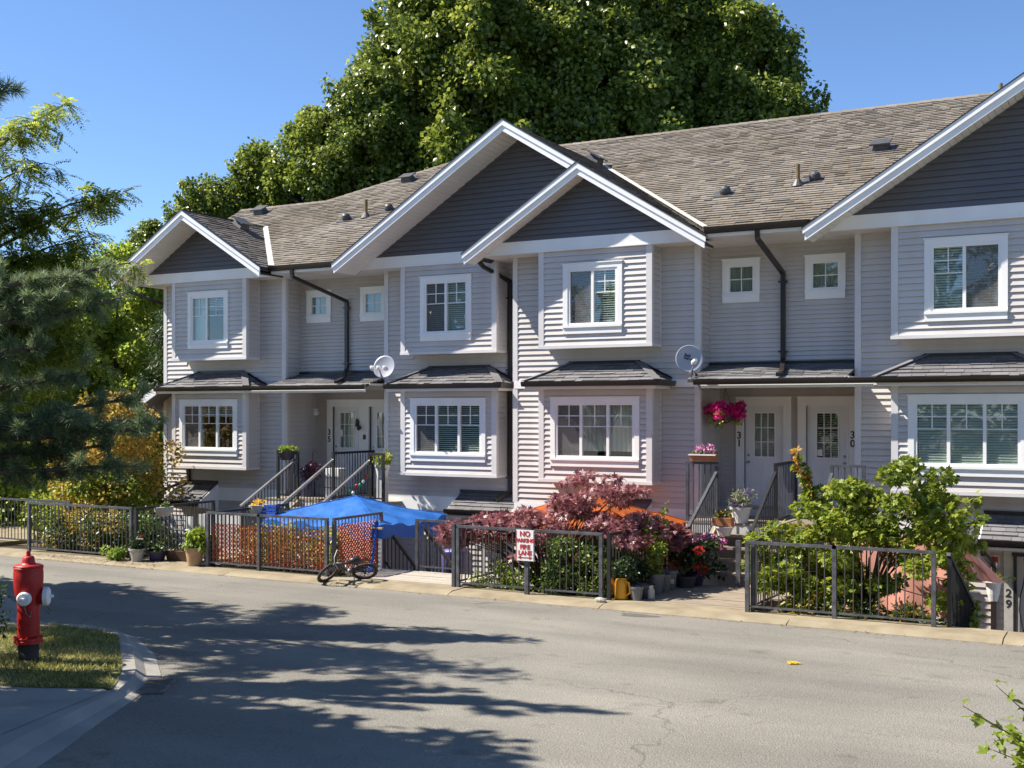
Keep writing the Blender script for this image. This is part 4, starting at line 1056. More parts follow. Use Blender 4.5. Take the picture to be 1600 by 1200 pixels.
def stair_rail(label, p, q, h=1.0, m='black', gap=.12, extra=None, low=.13, cat='handrail', topm=None, posts=(1, 1)):
    """sloping handrail from p to q (points at floor level), optional level guard panel from q to extra points"""
    f = thing('stair_railing', p, label, cat)
    p = Vector(p); q = Vector(q); H = Vector((0, 0, h)); L = Vector((0, 0, low))
    for k, x in enumerate((p, q)):
        if posts[k]:
            mb = MB(); mb.box(x.x - .028, x.x + .028, x.y - .028, x.y + .028, x.z, x.z + h + (.12 if k else -.03)); build(mb, 'post', M[m], f)
    d = (q - p).normalized()
    mb = MB(); mb.bar(p + H - d * .06, q + H, .055, .05); build(mb, 'handrail', M[topm or m], f)
    mb = MB(); mb.bar(p + L + d * .03, q + L - d * .03, .03, .03); build(mb, 'bottom_rail', M[m], f)
    n = int((q - p).length / gap); me = picket_mesh(h - low - .03, .018)
    for i in range(1, n):
        x = p.lerp(q, i / n); x.z += low + .01; piece('picket', me, M[m], f, x)
    for (a, b) in (extra or []):
        a = Vector(a); b = Vector(b); e = (b - a).normalized()
        mb = MB(); mb.bar(a + Vector((0, 0, 1.12)) - e * .03, b + Vector((0, 0, 1.12)) + e * .03, .055, .05); build(mb, 'top_rail', M[m], f)
        mb = MB(); mb.bar(a + Vector((0, 0, .1)) + e * .03, b + Vector((0, 0, .1)) - e * .03, .03, .03); build(mb, 'bottom_rail', M[m], f)
        mb = MB(); mb.box(b.x - .028, b.x + .028, b.y - .028, b.y + .028, b.z, b.z + 1.095); build(mb, 'post', M[m], f)
        n = max(2, int((b - a).length / .105)); me2 = picket_mesh(.98, .018)
        for i in range(1, n):
            x = a.lerp(b, i / n); x.z += .114; piece('picket', me2, M[m], f, x)
    return f
FG = 'metal fences round the sunken yards'
fence('grey metal fence in front of the leafy bed under the amber bush', [(-21.74, 17.62), (-18.62, 17.62)], m='fence_worn_lit', group=FG)
fence('far grey fence at the left edge, in front of the woods', [(-27.5, 18.6), (-24.5, 18.6), (-21.6, 18.6)], h=1.02, group=FG)
fence('black fence side running back beside the lattice at the left entrance', [(-18.48, 17.62), (-18.48, 19.9)], m='black', group=FG)
fence('long grey fence panel in front of the red mesh', [(-16.5, 17.62), (-15.19, 17.62), (-13.55, 17.62)], m='fence_worn_lit', group=FG, gap=.1)
fence('dark fence side with the deck chair behind it', [(-16.44, 17.7), (-16.44, 20.0)], m='black', group=FG)
fence('dark fence panel behind the fallen bicycle', [(-13.42, 17.68), (-13.42, 19.2)], m='fence', group=FG, gap=.105)
fence('grey gate panel at the back of the pale plank entrance', [(-12.5, 19.1), (-11.62, 19.1)], h=.98, group=FG)
fence('grey fence panel with the no parking sign standing before it', [(-10.68, 17.63), (-9.2, 17.63), (-7.93, 17.63)], m='fence_worn_lit', group=FG, posts=(0, 2), gap=.118)
fence('dark fence side under the left edge of the red maple', [(-10.76, 17.62), (-10.74, 19.3)], m='fence', cap=.07, group=FG)
fence('dark fence side along the row of pots', [(-7.8, 17.66), (-7.66, 20.15)], m='black', group=FG)
fence('grey fence panel in front of the green vine maple', [(-5.46, 17.63), (-4.13, 17.63), (-2.72, 17.63)], m='fence_worn_lit', group=FG, gap=.12)
fence('rusty fence side beside the treads of the right-hand steps', [(-5.40, 17.72), (-5.34, 19.85)], m='fence', group=FG)
stair_rail('dark railing sloping down to the lower door 29', (-2.52, 17.72, 0), (-2.36, 19.3, -1.0), h=1.02, gap=.09, m='black')
stair_rail('black handrail sloping down behind the blue broom', (-12.62, 19.2, -.78), (-13.36, 19.22, 0), h=.85, m='black', posts=(1, 0))
stair_rail('black handrail sloping down beside the violet bin', (-11.7, 19.2, -.78), (-12.45, 19.22, 0), h=.85, m='black', posts=(1, 0))

# ------------------------------------------------------------------ plank bridges, steps, landings
def deck(name, label, u0, u1, v0, v1, z, m, w=.14, cat='deck', extra=None):
    d = thing(name, ((u0 + u1) / 2, v0, z), label, cat); v = v0; i = 0
    while v < v1 - .03:
        mb = MB(); j = random.uniform(-.004, .004); e = u1
        if extra and v >= extra[1]: e = extra[0]
        mb.box(u0 + random.uniform(-.012, .012), e + random.uniform(-.012, .012), v, min(v + w - .009, v1), z - .035 + j, z + j); build(mb, 'plank', M[m], d); v += w
    mb = MB()
    for x in (u0 + .1, (u0 + u1) / 2, u1 - .1): mb.box(x - .03, x + .03, v0, v1, z - .2, z - .045)
    build(mb, 'joist', M[m], d)
    return d
deck('plank_bridge', 'weathered plank bridge from the kerb to the steps of door 31', -7.72, -5.5, 17.82, 20.0, -.003, 'plank', extra=(-4.9, 18.99))
deck('plank_bridge', 'pale plank bridge between the fallen bicycle and the gate panel', -13.36, -10.82, 17.82, 19.06, -.003, 'plank_pale')
def flight(label, u0, u1, v0, v1, z1, n, m='plank'):
    s = thing('wooden_steps', ((u0 + u1) / 2, v0, 0), label, 'steps'); run = (v1 - v0) / n; rise = z1 / n
    for i in range(1, n):
        z = rise * i; v = v0 + run * (i - .15)
        for k in range(2):
            mb = MB(); mb.box(u0 + .005, u1 - .005, v + k * run * .5, v + (k + 1) * run * .5 - .01, z - .04, z + random.uniform(-.002, .002)); build(mb, 'tread', M[m], s)
    for u in (u0 - .03, u1 + .03):
        mb = MB(); mb.prism([(u - .022, v0 - .05, .0), (u - .022, v1 + .02, z1 + .0), (u - .022, v1 + .02, z1 - .28), (u - .022, v0 + .25, -.10), (u - .022, v0 - .05, -.1)], (.044, 0, 0)); build(mb, 'stringer', M['stringer'], s)
    return s
ZLAND = .985
flight('open weathered steps lined with flower pots up to door 31', -7.18, -6.18, 19.98, 21.40, ZLAND, 5)
flight('open weathered steps up to door 30 behind the vine maple', -6.02, -5.12, 19.98, 21.40, ZLAND, 5)
flight('wooden steps up to door 35 behind the red mesh', -17.82, -16.92, 20.2, 22.12, ZLAND, 6, 'plank_pale')
flight('wooden steps beside the string of coloured lights', -16.76, -15.86, 20.2, 22.12, ZLAND, 6, 'plank_pale')
tag(build(MB().box(-19.2, -15.4, 19.6, 20.25, -.08, -.005), 'lower_landing', M['plank_pale']), kind='structure')
def landing(label, u0, u1, v0, v1, zs):
    s = thing('porch', ((u0 + u1) / 2, v0, 0), label, 'porch'); v = v0
    while v < v1 - .02:
        mb = MB(); mb.box(u0, u1, v, min(v + .132, v1), ZLAND - .035, ZLAND); build(mb, 'board', M['plank'], s); v += .14
    mb = MB(); mb.box(u0, u1, v0 + .01, v0 + .045, ZLAND - .22, ZLAND - .036); build(mb, 'rim_board', M['porch'], s)
    for u in (u0 + .06, (u0 + u1) / 2, u1 - .06):
        mb = MB(); mb.box(u - .045, u + .045, v0 + .06, v0 + .15, -1.4, ZLAND - .04); build(mb, 'support', M['fence'], s)
    return s
landing('weathered porch landing in front of doors 31 and 30', -7.85, -4.82, 21.40, 23.08, 0)
landing('pale porch landing in front of door 35', -18.9, -15.42, 22.12, 22.93, 0)
landing('deep end of the left porch under the doors', -18.9, -15.93, 22.94, 23.78, 0)
stair_rail('grey handrail on the left of the steps to door 31, holding a terracotta planter', (-7.3, 20.1, .08), (-7.24, 21.43, ZLAND), h=.95, m='fence', extra=[((-7.24, 21.43, ZLAND), (-7.82, 21.43, ZLAND))])
stair_rail('dark middle handrail between the steps of doors 31 and 30', (-6.12, 20.05, .04), (-6.1, 21.43, ZLAND), h=.98, m='black', extra=[((-6.1, 21.43, ZLAND), (-6.1, 22.85, ZLAND))])
stair_rail('handrail half hidden by the vine maple beside door 30', (-5.06, 20.05, .04), (-5.06, 21.43, ZLAND), h=.98, m='fence', extra=[((-5.06, 21.43, ZLAND), (-4.5, 21.43, ZLAND))])
stair_rail('handrail left of the steps to door 35 carrying a green bowl', (-17.9, 20.2, .02), (-17.9, 22.15, ZLAND), h=.97, m='black', topm='steel', extra=[((-17.9, 22.15, ZLAND), (-18.5, 22.15, ZLAND))])
stair_rail('pale topped handrail in front of door 35', (-16.84, 20.2, .02), (-16.84, 22.15, ZLAND), h=.97, m='black', topm='steel', extra=[((-16.84, 22.15, ZLAND), (-16.84, 23.75, ZLAND))])
r3 = stair_rail('handrail wound with a string of coloured lights', (-15.8, 20.2, .02), (-15.8, 22.15, ZLAND), h=.97, m='black', topm='steel', extra=[((-15.8, 22.15, ZLAND), (-15.42, 22.15, ZLAND))])
mb = MB(); mb.box(-6.46, -6.38, 20.16, 20.24, -.02, .80); 
sp = tag(build(mb, 'support_post', M['fence_worn_lit'], None, (-6.42, 20.2, 0)), 'short grey post at the foot of the middle handrail', 'post')
ls = thing('light_string', (-15.8, 21, 1), 'string of coloured bulbs hanging along the left porch handrail', 'string lights')
mb = MB(); pts = []
for i in range(15):
    t = i / 14; pts.append((-15.76, 20.3 + 1.8 * t, .75 + .93 * t + .05 * math.sin(i * 2.6)))
mb.tube(pts, .005, 4); build(mb, 'wire', M['black'], ls)
bc = [mat('bulb_red', (.6, .02, .02), .3), mat('bulb_green', (.02, .35, .12), .3), mat('bulb_white', (.8, .85, .85), .3), mat('bulb_blue', (.03, .3, .6), .3)]
for i, p in enumerate(pts[1:-1]):
    mb = MB(); mb.lathe([(.006, 0), (.03, -.02), (.036, -.05), (.022, -.085), (.004, -.1)], p, 8); build(mb, 'bulb', bc[(i * 5 + i // 3) % 4], ls, smooth=True)

# ------------------------------------------------------------------ canopies
def canopy(name, label, u0, u1, v0, v1, ze, za, val, m, legm, seed, sag=.05, legs=True, ground=-1.4):
    t = thing(name, ((u0 + u1) / 2, (v0 + v1) / 2, ground), label, 'canopy'); rnd = random.Random(seed)
    n = 28; vs = []; fs = []; uc, vc = (u0 + u1) / 2, (v0 + v1) / 2
    for j in range(n + 1):
        for i in range(n + 1):
            a, b = i / n * 2 - 1, j / n * 2 - 1; m_ = max(abs(a), abs(b)); k = min(abs(a), abs(b))
            z = za + (ze - za) * m_ - sag * (1 - (k / m_ if m_ > .02 else 1)) * math.sin(math.pi * min(1, m_)) - .09 * (1 - k / max(m_, .02)) * m_ ** 4
            th = math.atan2(b, a); z += .030 * math.sin(th * 9 + seed + 3 * m_) * m_ ** 2 + .022 * math.sin(th * 17 - 4 * m_ + 2 * seed) * m_ + .014 * math.sin(a * 15 - b * 11 + seed) + rnd.uniform(-.012, .012)
            vs.append((uc + a * (u1 - u0) / 2, vc + b * (v1 - v0) / 2, z))
    for j in range(n):
        for i in range(n): q = j * (n + 1) + i; fs.append((q, q + 1, q + n + 2, q + n + 1))
    mb = MB(); mb.add(vs, fs); top = build(mb, 'canopy_top', M[m], t, smooth=True)
    ring = [(i) for i in range(n + 1)] + [j * (n + 1) + n for j in range(1, n + 1)] + [n * (n + 1) + i for i in range(n - 1, -1, -1)] + [j * (n + 1) for j in range(n - 1, 0, -1)]
    mb = MB(); V = []; F = []
    for k, q in enumerate(ring):
        p = Vector(vs[q]); o = (p - Vector((uc, vc, p.z))).normalized(); w = .012 * math.sin(k * 1.7 + seed)
        V += [p + o * .002, p + o * (.012 + w) + Vector((0, 0, -val * (.92 + .1 * math.sin(k * .9))))]
    L = len(ring)
    for k in range(L): k2 = (k + 1) % L; F.append((2*k, 2*k+1, 2*k2+1, 2*k2))
    mb.add(V, F); build(mb, 'valance', M[m], top, smooth=True)
    for q in (0, n, (n + 1) ** 2 - 1, n * (n + 1)):
        a_, b_ = (q % (n + 1)), q // (n + 1); sa, sb = (1 if a_ == 0 else -1), (1 if b_ == 0 else -1)
        mb = MB(); mb.tube([Vector(vs[(b_ + sb * k) * (n + 1) + a_ + sa * k]) + Vector((0, 0, .004)) for k in range(n // 2 + 1)], .012, 5); build(mb, 'seam', M[m], top)
    if legs:
        for a in (u0 + .04, u1 - .04):
            for b in (v0 + .04, v1 - .04):
                mb = MB(); mb.box(a - .025, a + .025, b - .025, b + .025, ground, ze - .1); build(mb, 'leg', M[legm], t)
    return t
canopy('blue_canopy', 'bright blue fabric canopy standing in the sunken yard', -16.1, -13.15, 18.8, 21.2, .88, 1.32, .28, 'blue', 'white', 3)
canopy('orange_canopy', 'orange fabric canopy under the red maple', -11.3, -8.0, 19.5, 21.9, .96, 1.46, .34, 'orange', 'white', 8)
# salmon shade cloth behind the vine maple
def cloth(name, label, pts, m, seed, cat='shade cloth'):
    n = 16; vs = []; fs = []; a, b, c, d = [Vector(p) for p in pts]
    for j in range(n + 1):
        for i in range(n + 1):
            s, t = i / n, j / n; p = a.lerp(b, s).lerp(d.lerp(c, s), t)
            p = p + Vector((0, .04 * math.sin(s * 17 + seed) * (.3 + t), -.10 * math.sin(math.pi * s) * (1 - t))); vs.append(p)
    for j in range(n):
        for i in range(n): q = j * (n + 1) + i; fs.append((q, q + 1, q + n + 2, q + n + 1))
    mb = MB(); mb.add(vs, fs); return tag(build(mb, name, M[m], None, pts[0], smooth=True), label, cat)
cloth('shade_cloth', 'salmon pink shade cloth hanging behind the vine maple', [(-4.75, 20.2, 1.12), (-2.75, 19.9, 1.16), (-2.7, 19.8, -.2), (-4.6, 20.0, -.3)], 'salmon', 1)
cloth('shade_cloth', 'pointed pink cloth corner beside the hanging basket', [(-2.72, 19.75, 1.05), (-2.6, 19.85, .98), (-2.06, 20.4, .32), (-2.62, 19.85, .40)], 'salmon', 4)
# red diamond mesh tied to the fence
mb = MB(); u0, u1, zb, zt = -16.44, -13.62, .10, .86
def diamond(P, L, zb, zt, s=.085, r=.0065):
    k = -int((zt - zb) / s) - 1
    while k * s < L:
        for sg in (1, -1):
            a0 = k * s; pts = []
            x0, x1 = a0, a0 + (zt - zb)
            lo, hi = max(0, x0), min(L, x1)
            if hi - lo > .03:
                f = lambda x: zb + (x - x0) if sg == 1 else zt - (x - x0)
                mb.bar(P(lo, f(lo)), P(hi, f(hi)), r * 2, r * 2)
        k += 1
diamond(lambda x, z: Vector((u0 + x, 17.67, z)), u1 - u0, zb, zt)
tag(build(mb, 'safety_mesh', M['redmesh'], None, (-15, 17.67, 0)), 'red diamond mesh tied along the fence below the blue canopy', 'mesh screen')
mb = MB(); diamond(lambda x, z: Vector((-13.37, 17.74 + x, z)), 1.4, .1, .95)
tag(build(mb, 'safety_mesh', M['redmesh'], None, (-13.37, 18.4, 0)), 'red diamond mesh on the fence behind the fallen bicycle', 'mesh screen')
# trellises
def trellis(label, p, q, z0, z1, m='black', s=.12):
    t = thing('trellis', p, label, 'trellis'); p = Vector(p); q = Vector(q); L = (q - p).length; e = (q - p).normalized(); n = int(L / s)
    for i in range(n + 1):
        x = p + e * (L * i / n); mb = MB(); mb.bar((x.x, x.y, z0), (x.x, x.y, z1), .018, .018); build(mb, 'lath', M[m], t)
    k = int((z1 - z0) / s)
    for i in range(k + 1):
        z = z0 + (z1 - z0) * i / k; mb = MB(); mb.bar((p.x, p.y - .02, z), (q.x, q.y - .02, z), .018, .018); build(mb, 'lath', M[m], t)
    return t
trellis('black trellis before a white board beside the left entrance', (-21.0, 20.35, 0), (-19.75, 20.35, 0), -.3, .66)
tag(build(MB().box(-21.3, -19.7, 20.5, 20.54, -.6, .62), 'sunlit_wall_panel', M['white'], None, (-20.5, 20.5, 0)), 'white board standing behind the black trellis', 'board')  # added panel; its white stands in for a sunlit wall
trellis('dark trellis under the right corner of the orange canopy', (-8.35, 20.6, 0), (-7.45, 20.75, 0), -.4, .55, s=.085)
bf = thing('board_fence', (-19.3, 20.6, 0), 'short fence of upright grey boards right of the trellis', 'fence')
for i in range(9): build(MB().box(-19.6 + i * .16, -19.46 + i * .16, 20.6, 20.63, -.5, .68 + .02 * (i % 2)), 'board', M['porch'], bf)

# ------------------------------------------------------------------ sign
sg = thing('parking_sign', (-9.26, 17.5, 0), 'white NO PARKING FIRE LANE sign with red letters on a grey post', 'sign')
build(MB().box(-9.295, -9.225, 17.50, 17.57, -.03, 1.0), 'post', M['fence_worn_lit'], sg)
pl = build(MB().box(-9.43, -9.09, 17.46, 17.475, .57, 1.09), 'plate', M['white'], sg)
for tx, z, s in (('NO', 1.02, .125), ('PARKING', .91, .088), ('FIRE', .80, .105), ('LANE', .70, .105)):
    lettering(tx, s, M['signred'], pl, (-9.26, 17.458, z), FRONT, 'lettering', bold=.004)
mb = MB(); y = 17.455; mb.box(-9.35, -9.17, y, y + .004, .618, .632)
mb.uz([(-9.40, .625), (-9.34, .595), (-9.34, .655)], y, y + .004); mb.uz([(-9.12, .625), (-9.18, .655), (-9.18, .595)], y, y + .004); build(mb, 'arrow', M['signred'], pl)
mb = MB()
for a, b in ((-9.425, -9.42), (-9.10, -9.095)): mb.box(a, b, y + .001, y + .0045, .58, 1.08)
build(mb, 'border', M['signred'], pl)
# ------------------------------------------------------------------ satellite dishes
def dish(label, c, aim, r, mount, lnbs, text=None):
    t = thing('satellite_dish', c, label, 'satellite dish'); c = Vector(c); aim = Vector(aim).normalized()
    prof = [(r * k / 8, .16 * r * (k / 8) ** 2) for k in range(1, 9)]; prof = [(.002, 0)] + prof + [(r, .16 * r - .012)] + [(r * k / 8, .16 * r * (k / 8) ** 2 - .012) for k in range(7, 0, -1)]
    mb = MB(); mb.lathe(prof, c, 36, aim, sy=1.06); d = build(mb, 'reflector', M['dish'], t, smooth=True)
    up_ = (Vector((0, 0, 1)) - aim * aim.z).normalized(); rt = up_.cross(aim)
    f = c + aim * r * 1.15 - up_ * r * .55
    mb = MB(); mb.tube([c - up_ * r * 1.0 - aim * .02, c - up_ * r * 1.0 + aim * .12, f - up_ * .05], .018, 6); build(mb, 'feed_arm', M['dish'], t)
    for k in range(lnbs):
        o = rt * (k - (lnbs - 1) / 2) * .15
        mb = MB(); mb.lathe([(.035, -.02), (.05, .0), (.05, .07), (.03, .09), (.03, .16)], f + o + aim * .03, 12, -aim if False else aim); mb.box(*[x for i in range(3) for x in ((f + o)[i] - .035, (f + o)[i] + .035)]); build(mb, 'receiver', M['white'], t)
    m_ = Vector(mount); mb = MB(); mb.tube([c - aim * .03, c - aim * .10 - up_ * .12, m_ + Vector((0, -.16, .14)), m_ + Vector((0, -.12, 0)), m_], .024, 8); mb.box(m_.x - .06, m_.x + .06, m_.y - .012, m_.y, m_.z - .1, m_.z + .06); build(mb, 'mast', M['steel'], t)
    mb = MB(); mb.tube([f, f - up_ * .25 - aim * .2, m_ + Vector((.03, -.08, -.1)), m_ + Vector((.12, -.05, -.06)), m_ + Vector((.32, -.05, -.10))], .008, 5); build(mb, 'cable', M['black'], t)
    if text:
        q = Matrix((rt, up_, aim)).transposed()
        for tx, s, dy, dx in text:
            p = c + aim * .014 + up_ * dy + rt * dx
            lettering(tx, s, M['ink'], d, p, (q @ Matrix.Rotation(R(-14), 3, 'Z')).to_euler(), 'lettering', bold=.001)
    return t
dish('round grey satellite dish on the wall corner above door 31', (-7.86, 21.62, 4.10), (.55, -.80, .22), .27, (-7.80, MR - .04, 3.62), 1, [('Bell', .085, .075, -.03), ('ExpressVu', .065, .0, .03)])
mb = MB(); mb.tube([Vector((-7.86, 21.60, 4.10)) + Vector((.13 * math.cos(t) - .03, -.012, .035 * math.sin(t) + .155)) for t in np.linspace(.2, 5.6, 16)], .004, 4)
dish('oval grey satellite dish with three receivers beside the porch of door 35', (-15.45, 22.25, 4.10), (.25, -.92, .28), .26, (-15.36, ML - .04, 3.64), 3)
# ------------------------------------------------------------------ deck chair, broom, bin, odds and ends
ch = thing('deck_chair', (-17.0, 19.2, 0), 'navy slatted deck chair back behind the corner of the fence', 'chair')
for i in range(6): build(MB().box(-16.36, -15.9, 18.9 + .014 * i, 18.93 + .014 * i, .72 + .075 * i, .77 + .075 * i), 'slat', M['bluetool'], ch)
for a in (-16.38, -15.9): build(MB().prism([(a, 18.86, -.1), (a, 18.92, -.1), (a, 19.06, 1.17), (a, 19.0, 1.17)], (.035, 0, 0)), 'frame', M['purplepot'], ch)
br = thing('push_broom', (-13.30, 18.9, 0), 'blue plunger-shaped broom standing against the mesh by the bicycle', 'broom')
build(MB().tube([(-13.22, 18.6, .12), (-13.22, 18.75, .80)], .025, 8), 'handle', M['bluetool'], br)
build(MB().lathe([(.11, 0), (.12, .04), (.07, .10), (.035, .16)], (-13.22, 18.58, 0), 14), 'head', M['bluetool'], br, smooth=True)
build(MB().box(-13.36, -13.08, 18.74, 18.79, .80, .835), 'grip', M['stringer'], br)
bn = thing('storage_bin', (-12.0, 19.8, -.8), 'violet storage bin behind the grey gate panel', 'bin')
mb = MB(); mb.lathe([(.22, -.8), (.26, .38), (.27, .40)], (-12.05, 19.75, -.05), 20); build(mb, 'body', M['violet'], bn, smooth=True)
tag(build(MB().lathe([(.24, 0), (.26, .02), (.25, .1), (.13, .2), (.02, .22)], (-11.55, 20.2, .55), 18, (0, -1, .2)), 'fan_cover', M['white'], None, (-11.55, 20.2, .55), smooth=True), 'round pale appliance cover between the canopy and the gate', 'cover')

def bicycle():
    t = thing('bicycle', (-12.9, 17.4, 0), 'small muddy bicycle lying over beside the fence', 'bicycle')
    rotm = Matrix.Rotation(R(48), 4, 'X'); head = Matrix.Rotation(R(42), 4, 'Z')
    X = lambda p: Matrix.Translation((-12.95, 17.42, .02)) @ head @ rotm @ (Vector(p) * .80)
    ax = (head @ rotm).to_3x3() @ Vector((0, 1, 0)); r = .27
    def ring(c, R_, rr, turn=0.0, n=28):
        T = Matrix.Rotation(turn, 3, 'Z'); mb = MB(); pts = []
        for i in range(n + 1):
            a = 2 * math.pi * i / n; pts.append(X(Vector(c) + T @ Vector((R_ * math.cos(a), 0, R_ * math.sin(a)))))
        mb.tube(pts, rr, 8, cap=False); return mb
    A, B = (-.42, 0, r), (.40, .0, r)
    for c, turn in ((A, .55), (B, 0)):
        w = build(ring(c, r, .028, turn), 'wheel', M['rubber'], t, smooth=True); T = Matrix.Rotation(turn, 3, 'Z')
        build(ring(c, r - .04, .012, turn), 'rim', M['brownpot'], w, smooth=True)
        mb = MB()
        for i in range(12):
            a = 2 * math.pi * i / 12; mb.tube([X(c), X(Vector(c) + T @ Vector(((r - .045) * math.cos(a), 0, (r - .045) * math.sin(a))))], .004, 4)
        mb.tube([X(Vector(c) + T @ Vector((0, -.05, 0))), X(Vector(c) + T @ Vector((0, .05, 0)))], .025, 8); build(mb, 'spokes', M['rubber'], w)
    bb, st, hd = (.06, 0, .27), (.16, 0, .60), (-.30, 0, .62)
    for p, q, rr in ((bb, st, .018), (st, hd, .02), (bb, hd, .022), (bb, B, .014), (st, B, .012), (hd, A, .018)):
        build(MB().tube([X(p), X(q)], rr, 8), 'frame_tube', M['darkpot'], t, smooth=True)
    mb = MB(); mb.tube([X((.16, 0, .60)), X((.17, 0, .70))], .014, 6); mb.lathe([(.02, -.1), (.07, -.04), (.075, .05), (.03, .13)], X((.17, 0, .71)), 10, (head @ rotm).to_3x3() @ Vector((-1, 0, .05))); build(mb, 'saddle', M['black'], t, smooth=True)
    mb = MB(); mb.tube([X((-.30, 0, .62)), X((-.29, 0, .74))], .014, 6); mb.tube([X((-.24, -.26, .76)), X((-.31, -.08, .74)), X((-.31, .08, .74)), X((-.24, .26, .76))], .013, 6); build(mb, 'handlebar', M['black'], t)
    mb = MB(); mb.lathe([(.02, -.03), (.085, -.015), (.085, .015), (.02, .03)], X(bb), 18, ax); mb.tube([X((.06, -.07, .27)), X((.16, -.07, .16)), X((.16, -.17, .16))], .011, 6); mb.tube([X((.06, .07, .27)), X((-.04, .07, .38)), X((-.04, .17, .38))], .011, 6); build(mb, 'crank', M['steel'], t)
bicycle()
for (u, v, s, l) in ((-16.62, 17.72, .09, 'pale painted stone at the foot of the corner fence post'), (-7.84, 17.40, .075, 'small pale stone on the kerb beside the yellow can')):
    mb = MB(); mb.lathe([(.3*s, -.02), (1.0*s, .1*s), (1.05*s, .45*s), (.7*s, .8*s), (.15*s, .95*s)], (u, v, 0), 9, (.1, .05, 1), 1.3, .9); tag(build(mb, 'stone', M['stone'], None, (u, v, 0)), l, 'stone')
P = np.array([up(-3.79, 13.85, .012)]); me = leaf_mesh('fallen_leaf', P - P, np.array([[1, .3, .02]]), np.array([[0, 0, 1.0]]), .16, .10, 5, fold=.12)
tag(finish('fallen_leaf', me, LF['yellowpetal'], None, P[0]), 'yellow fallen leaf lying on the sunlit road', 'leaf')

# dark damp patch and kerbside litter
mb = MB(); n = 22; vs = []
for i in range(n):
    a = 2 * math.pi * i / n; r = 1 + .16 * math.sin(a * 3 + 1) + .1 * math.sin(a * 5); u, v = -6.9 + .30 * r * math.cos(a), 16.72 + .17 * r * math.sin(a); vs.append(up(u, v, .004))
mb.add(vs, [tuple(range(n))]); tag(build(mb, 'road_patch', mat('road_patch', (0.10, 0.095, 0.085), .9, .2, 9.0, grain=.3, gscale=60)), kind='structure')
n = 900; X = np.concatenate([RNG.uniform(-21.2, -17.4, 600), RNG.uniform(-16, 2, 300)]); Y = 17.02 + np.abs(RNG.normal(0, .22, n)) * np.where(X < -17.4, 1, -.25)
P = np.stack([X, Y, np.where(Y > 17.15, .006, -.045)], 1); A = np.stack([RNG.normal(0, 1, n), RNG.normal(0, 1, n), RNG.normal(0, .1, n)], 1)
me = leaf_mesh('leaf_litter', P, A, rand_dirs(n) * .25 + np.array([0, 0, 1.0]), RNG.uniform(.02, .06, n), .022, fold=.1)
tag(finish('leaf_litter', me, leaf_mat('dry_litter', (.08, .045, .02), (.20, .11, .04), (.34, .22, .09), .1), None, (0, 0, 0)), kind='stuff')
# chains on the hydrant caps
mb = MB(); c0 = Vector((hx, hy, hz))
for d in ((tocam * .96 - side * .28).normalized(), (side * .97 + tocam * .2).normalized()):
    mb.tube([c0 + d * .15 + Vector((0, 0, .64)), c0 + d * .19 + side * .03 + Vector((0, 0, .55)), c0 + d * .15 + side * .06 + Vector((0, 0, .50)), c0 + d * .115 + side * .06 + Vector((0, 0, .56))], .006, 5)
build(mb, 'chain', M['iron'], hyd)
# ------------------------------------------------------------------ big trees
def crown_centres(h0, h1, r, k, shape=1.0, hollow=.35):
    """k clump centres through an egg-shaped crown from h0 to h1 with radius r"""
    out = []
    while len(out) < k:
        t = RNG.random(); a = RNG.random() * 2 * math.pi
        prof = math.sin(math.pi * min(1, (t * .93 + .07)) ** shape) ** .6 if shape < 2 else min(1, (t + .02) / .22) ** .6 * (1 - t) ** .62 * 1.12
        rr = r * prof * (hollow + (1 - hollow) * math.sqrt(RNG.random()))
        out.append((rr * math.cos(a), rr * math.sin(a), h0 + (h1 - h0) * t))
    return np.array(out)
def out_of_frame(q):
    l = .8782 * q[0] + .4783 * q[1]; d = -.4783 * q[0] + .8782 * q[1]; return l < -.46 * d
def limbs(C, base_h, top_h, r0, seed, m, parent, name='trunk', lean=(0, 0), every=3):
    """tapered trunk with limbs that run out to some of the clumps"""
    o = origin_of(parent); mb = MB(); rnd = random.Random(seed); n = 9; pts = []; rs = []
    for i in range(n):
        t = i / (n - 1); pts.append(o + Vector((lean[0] * t + rnd.uniform(-.12, .12) * t, lean[1] * t + rnd.uniform(-.12, .12) * t, top_h * t))); rs.append(r0 * (1 - .85 * t) * (1.25 if i == 0 else 1))
    mb.tube(pts, rs, 9)
    for q in C[::every]:
        q = Vector(q); t = max(.12, min(.95, (q.z - .35 * math.hypot(q.x, q.y) - .4) / top_h)); k = t * (n - 1); i = int(k); a = pts[i].lerp(pts[min(i+1, n-1)], k - i); b = o + q
        mid = a.lerp(b, .5) + Vector((0, 0, .15 * (b - a).length * .4)); r = r0 * (1 - .85 * t) * .42
        mb.tube([a, mid, b], [r, r * .6, max(.008, r * .2)], 5)
    return build(mb, name, M[m], parent, smooth=True)
COTTON = 'tall leafy trees behind the townhouses'
proto = []
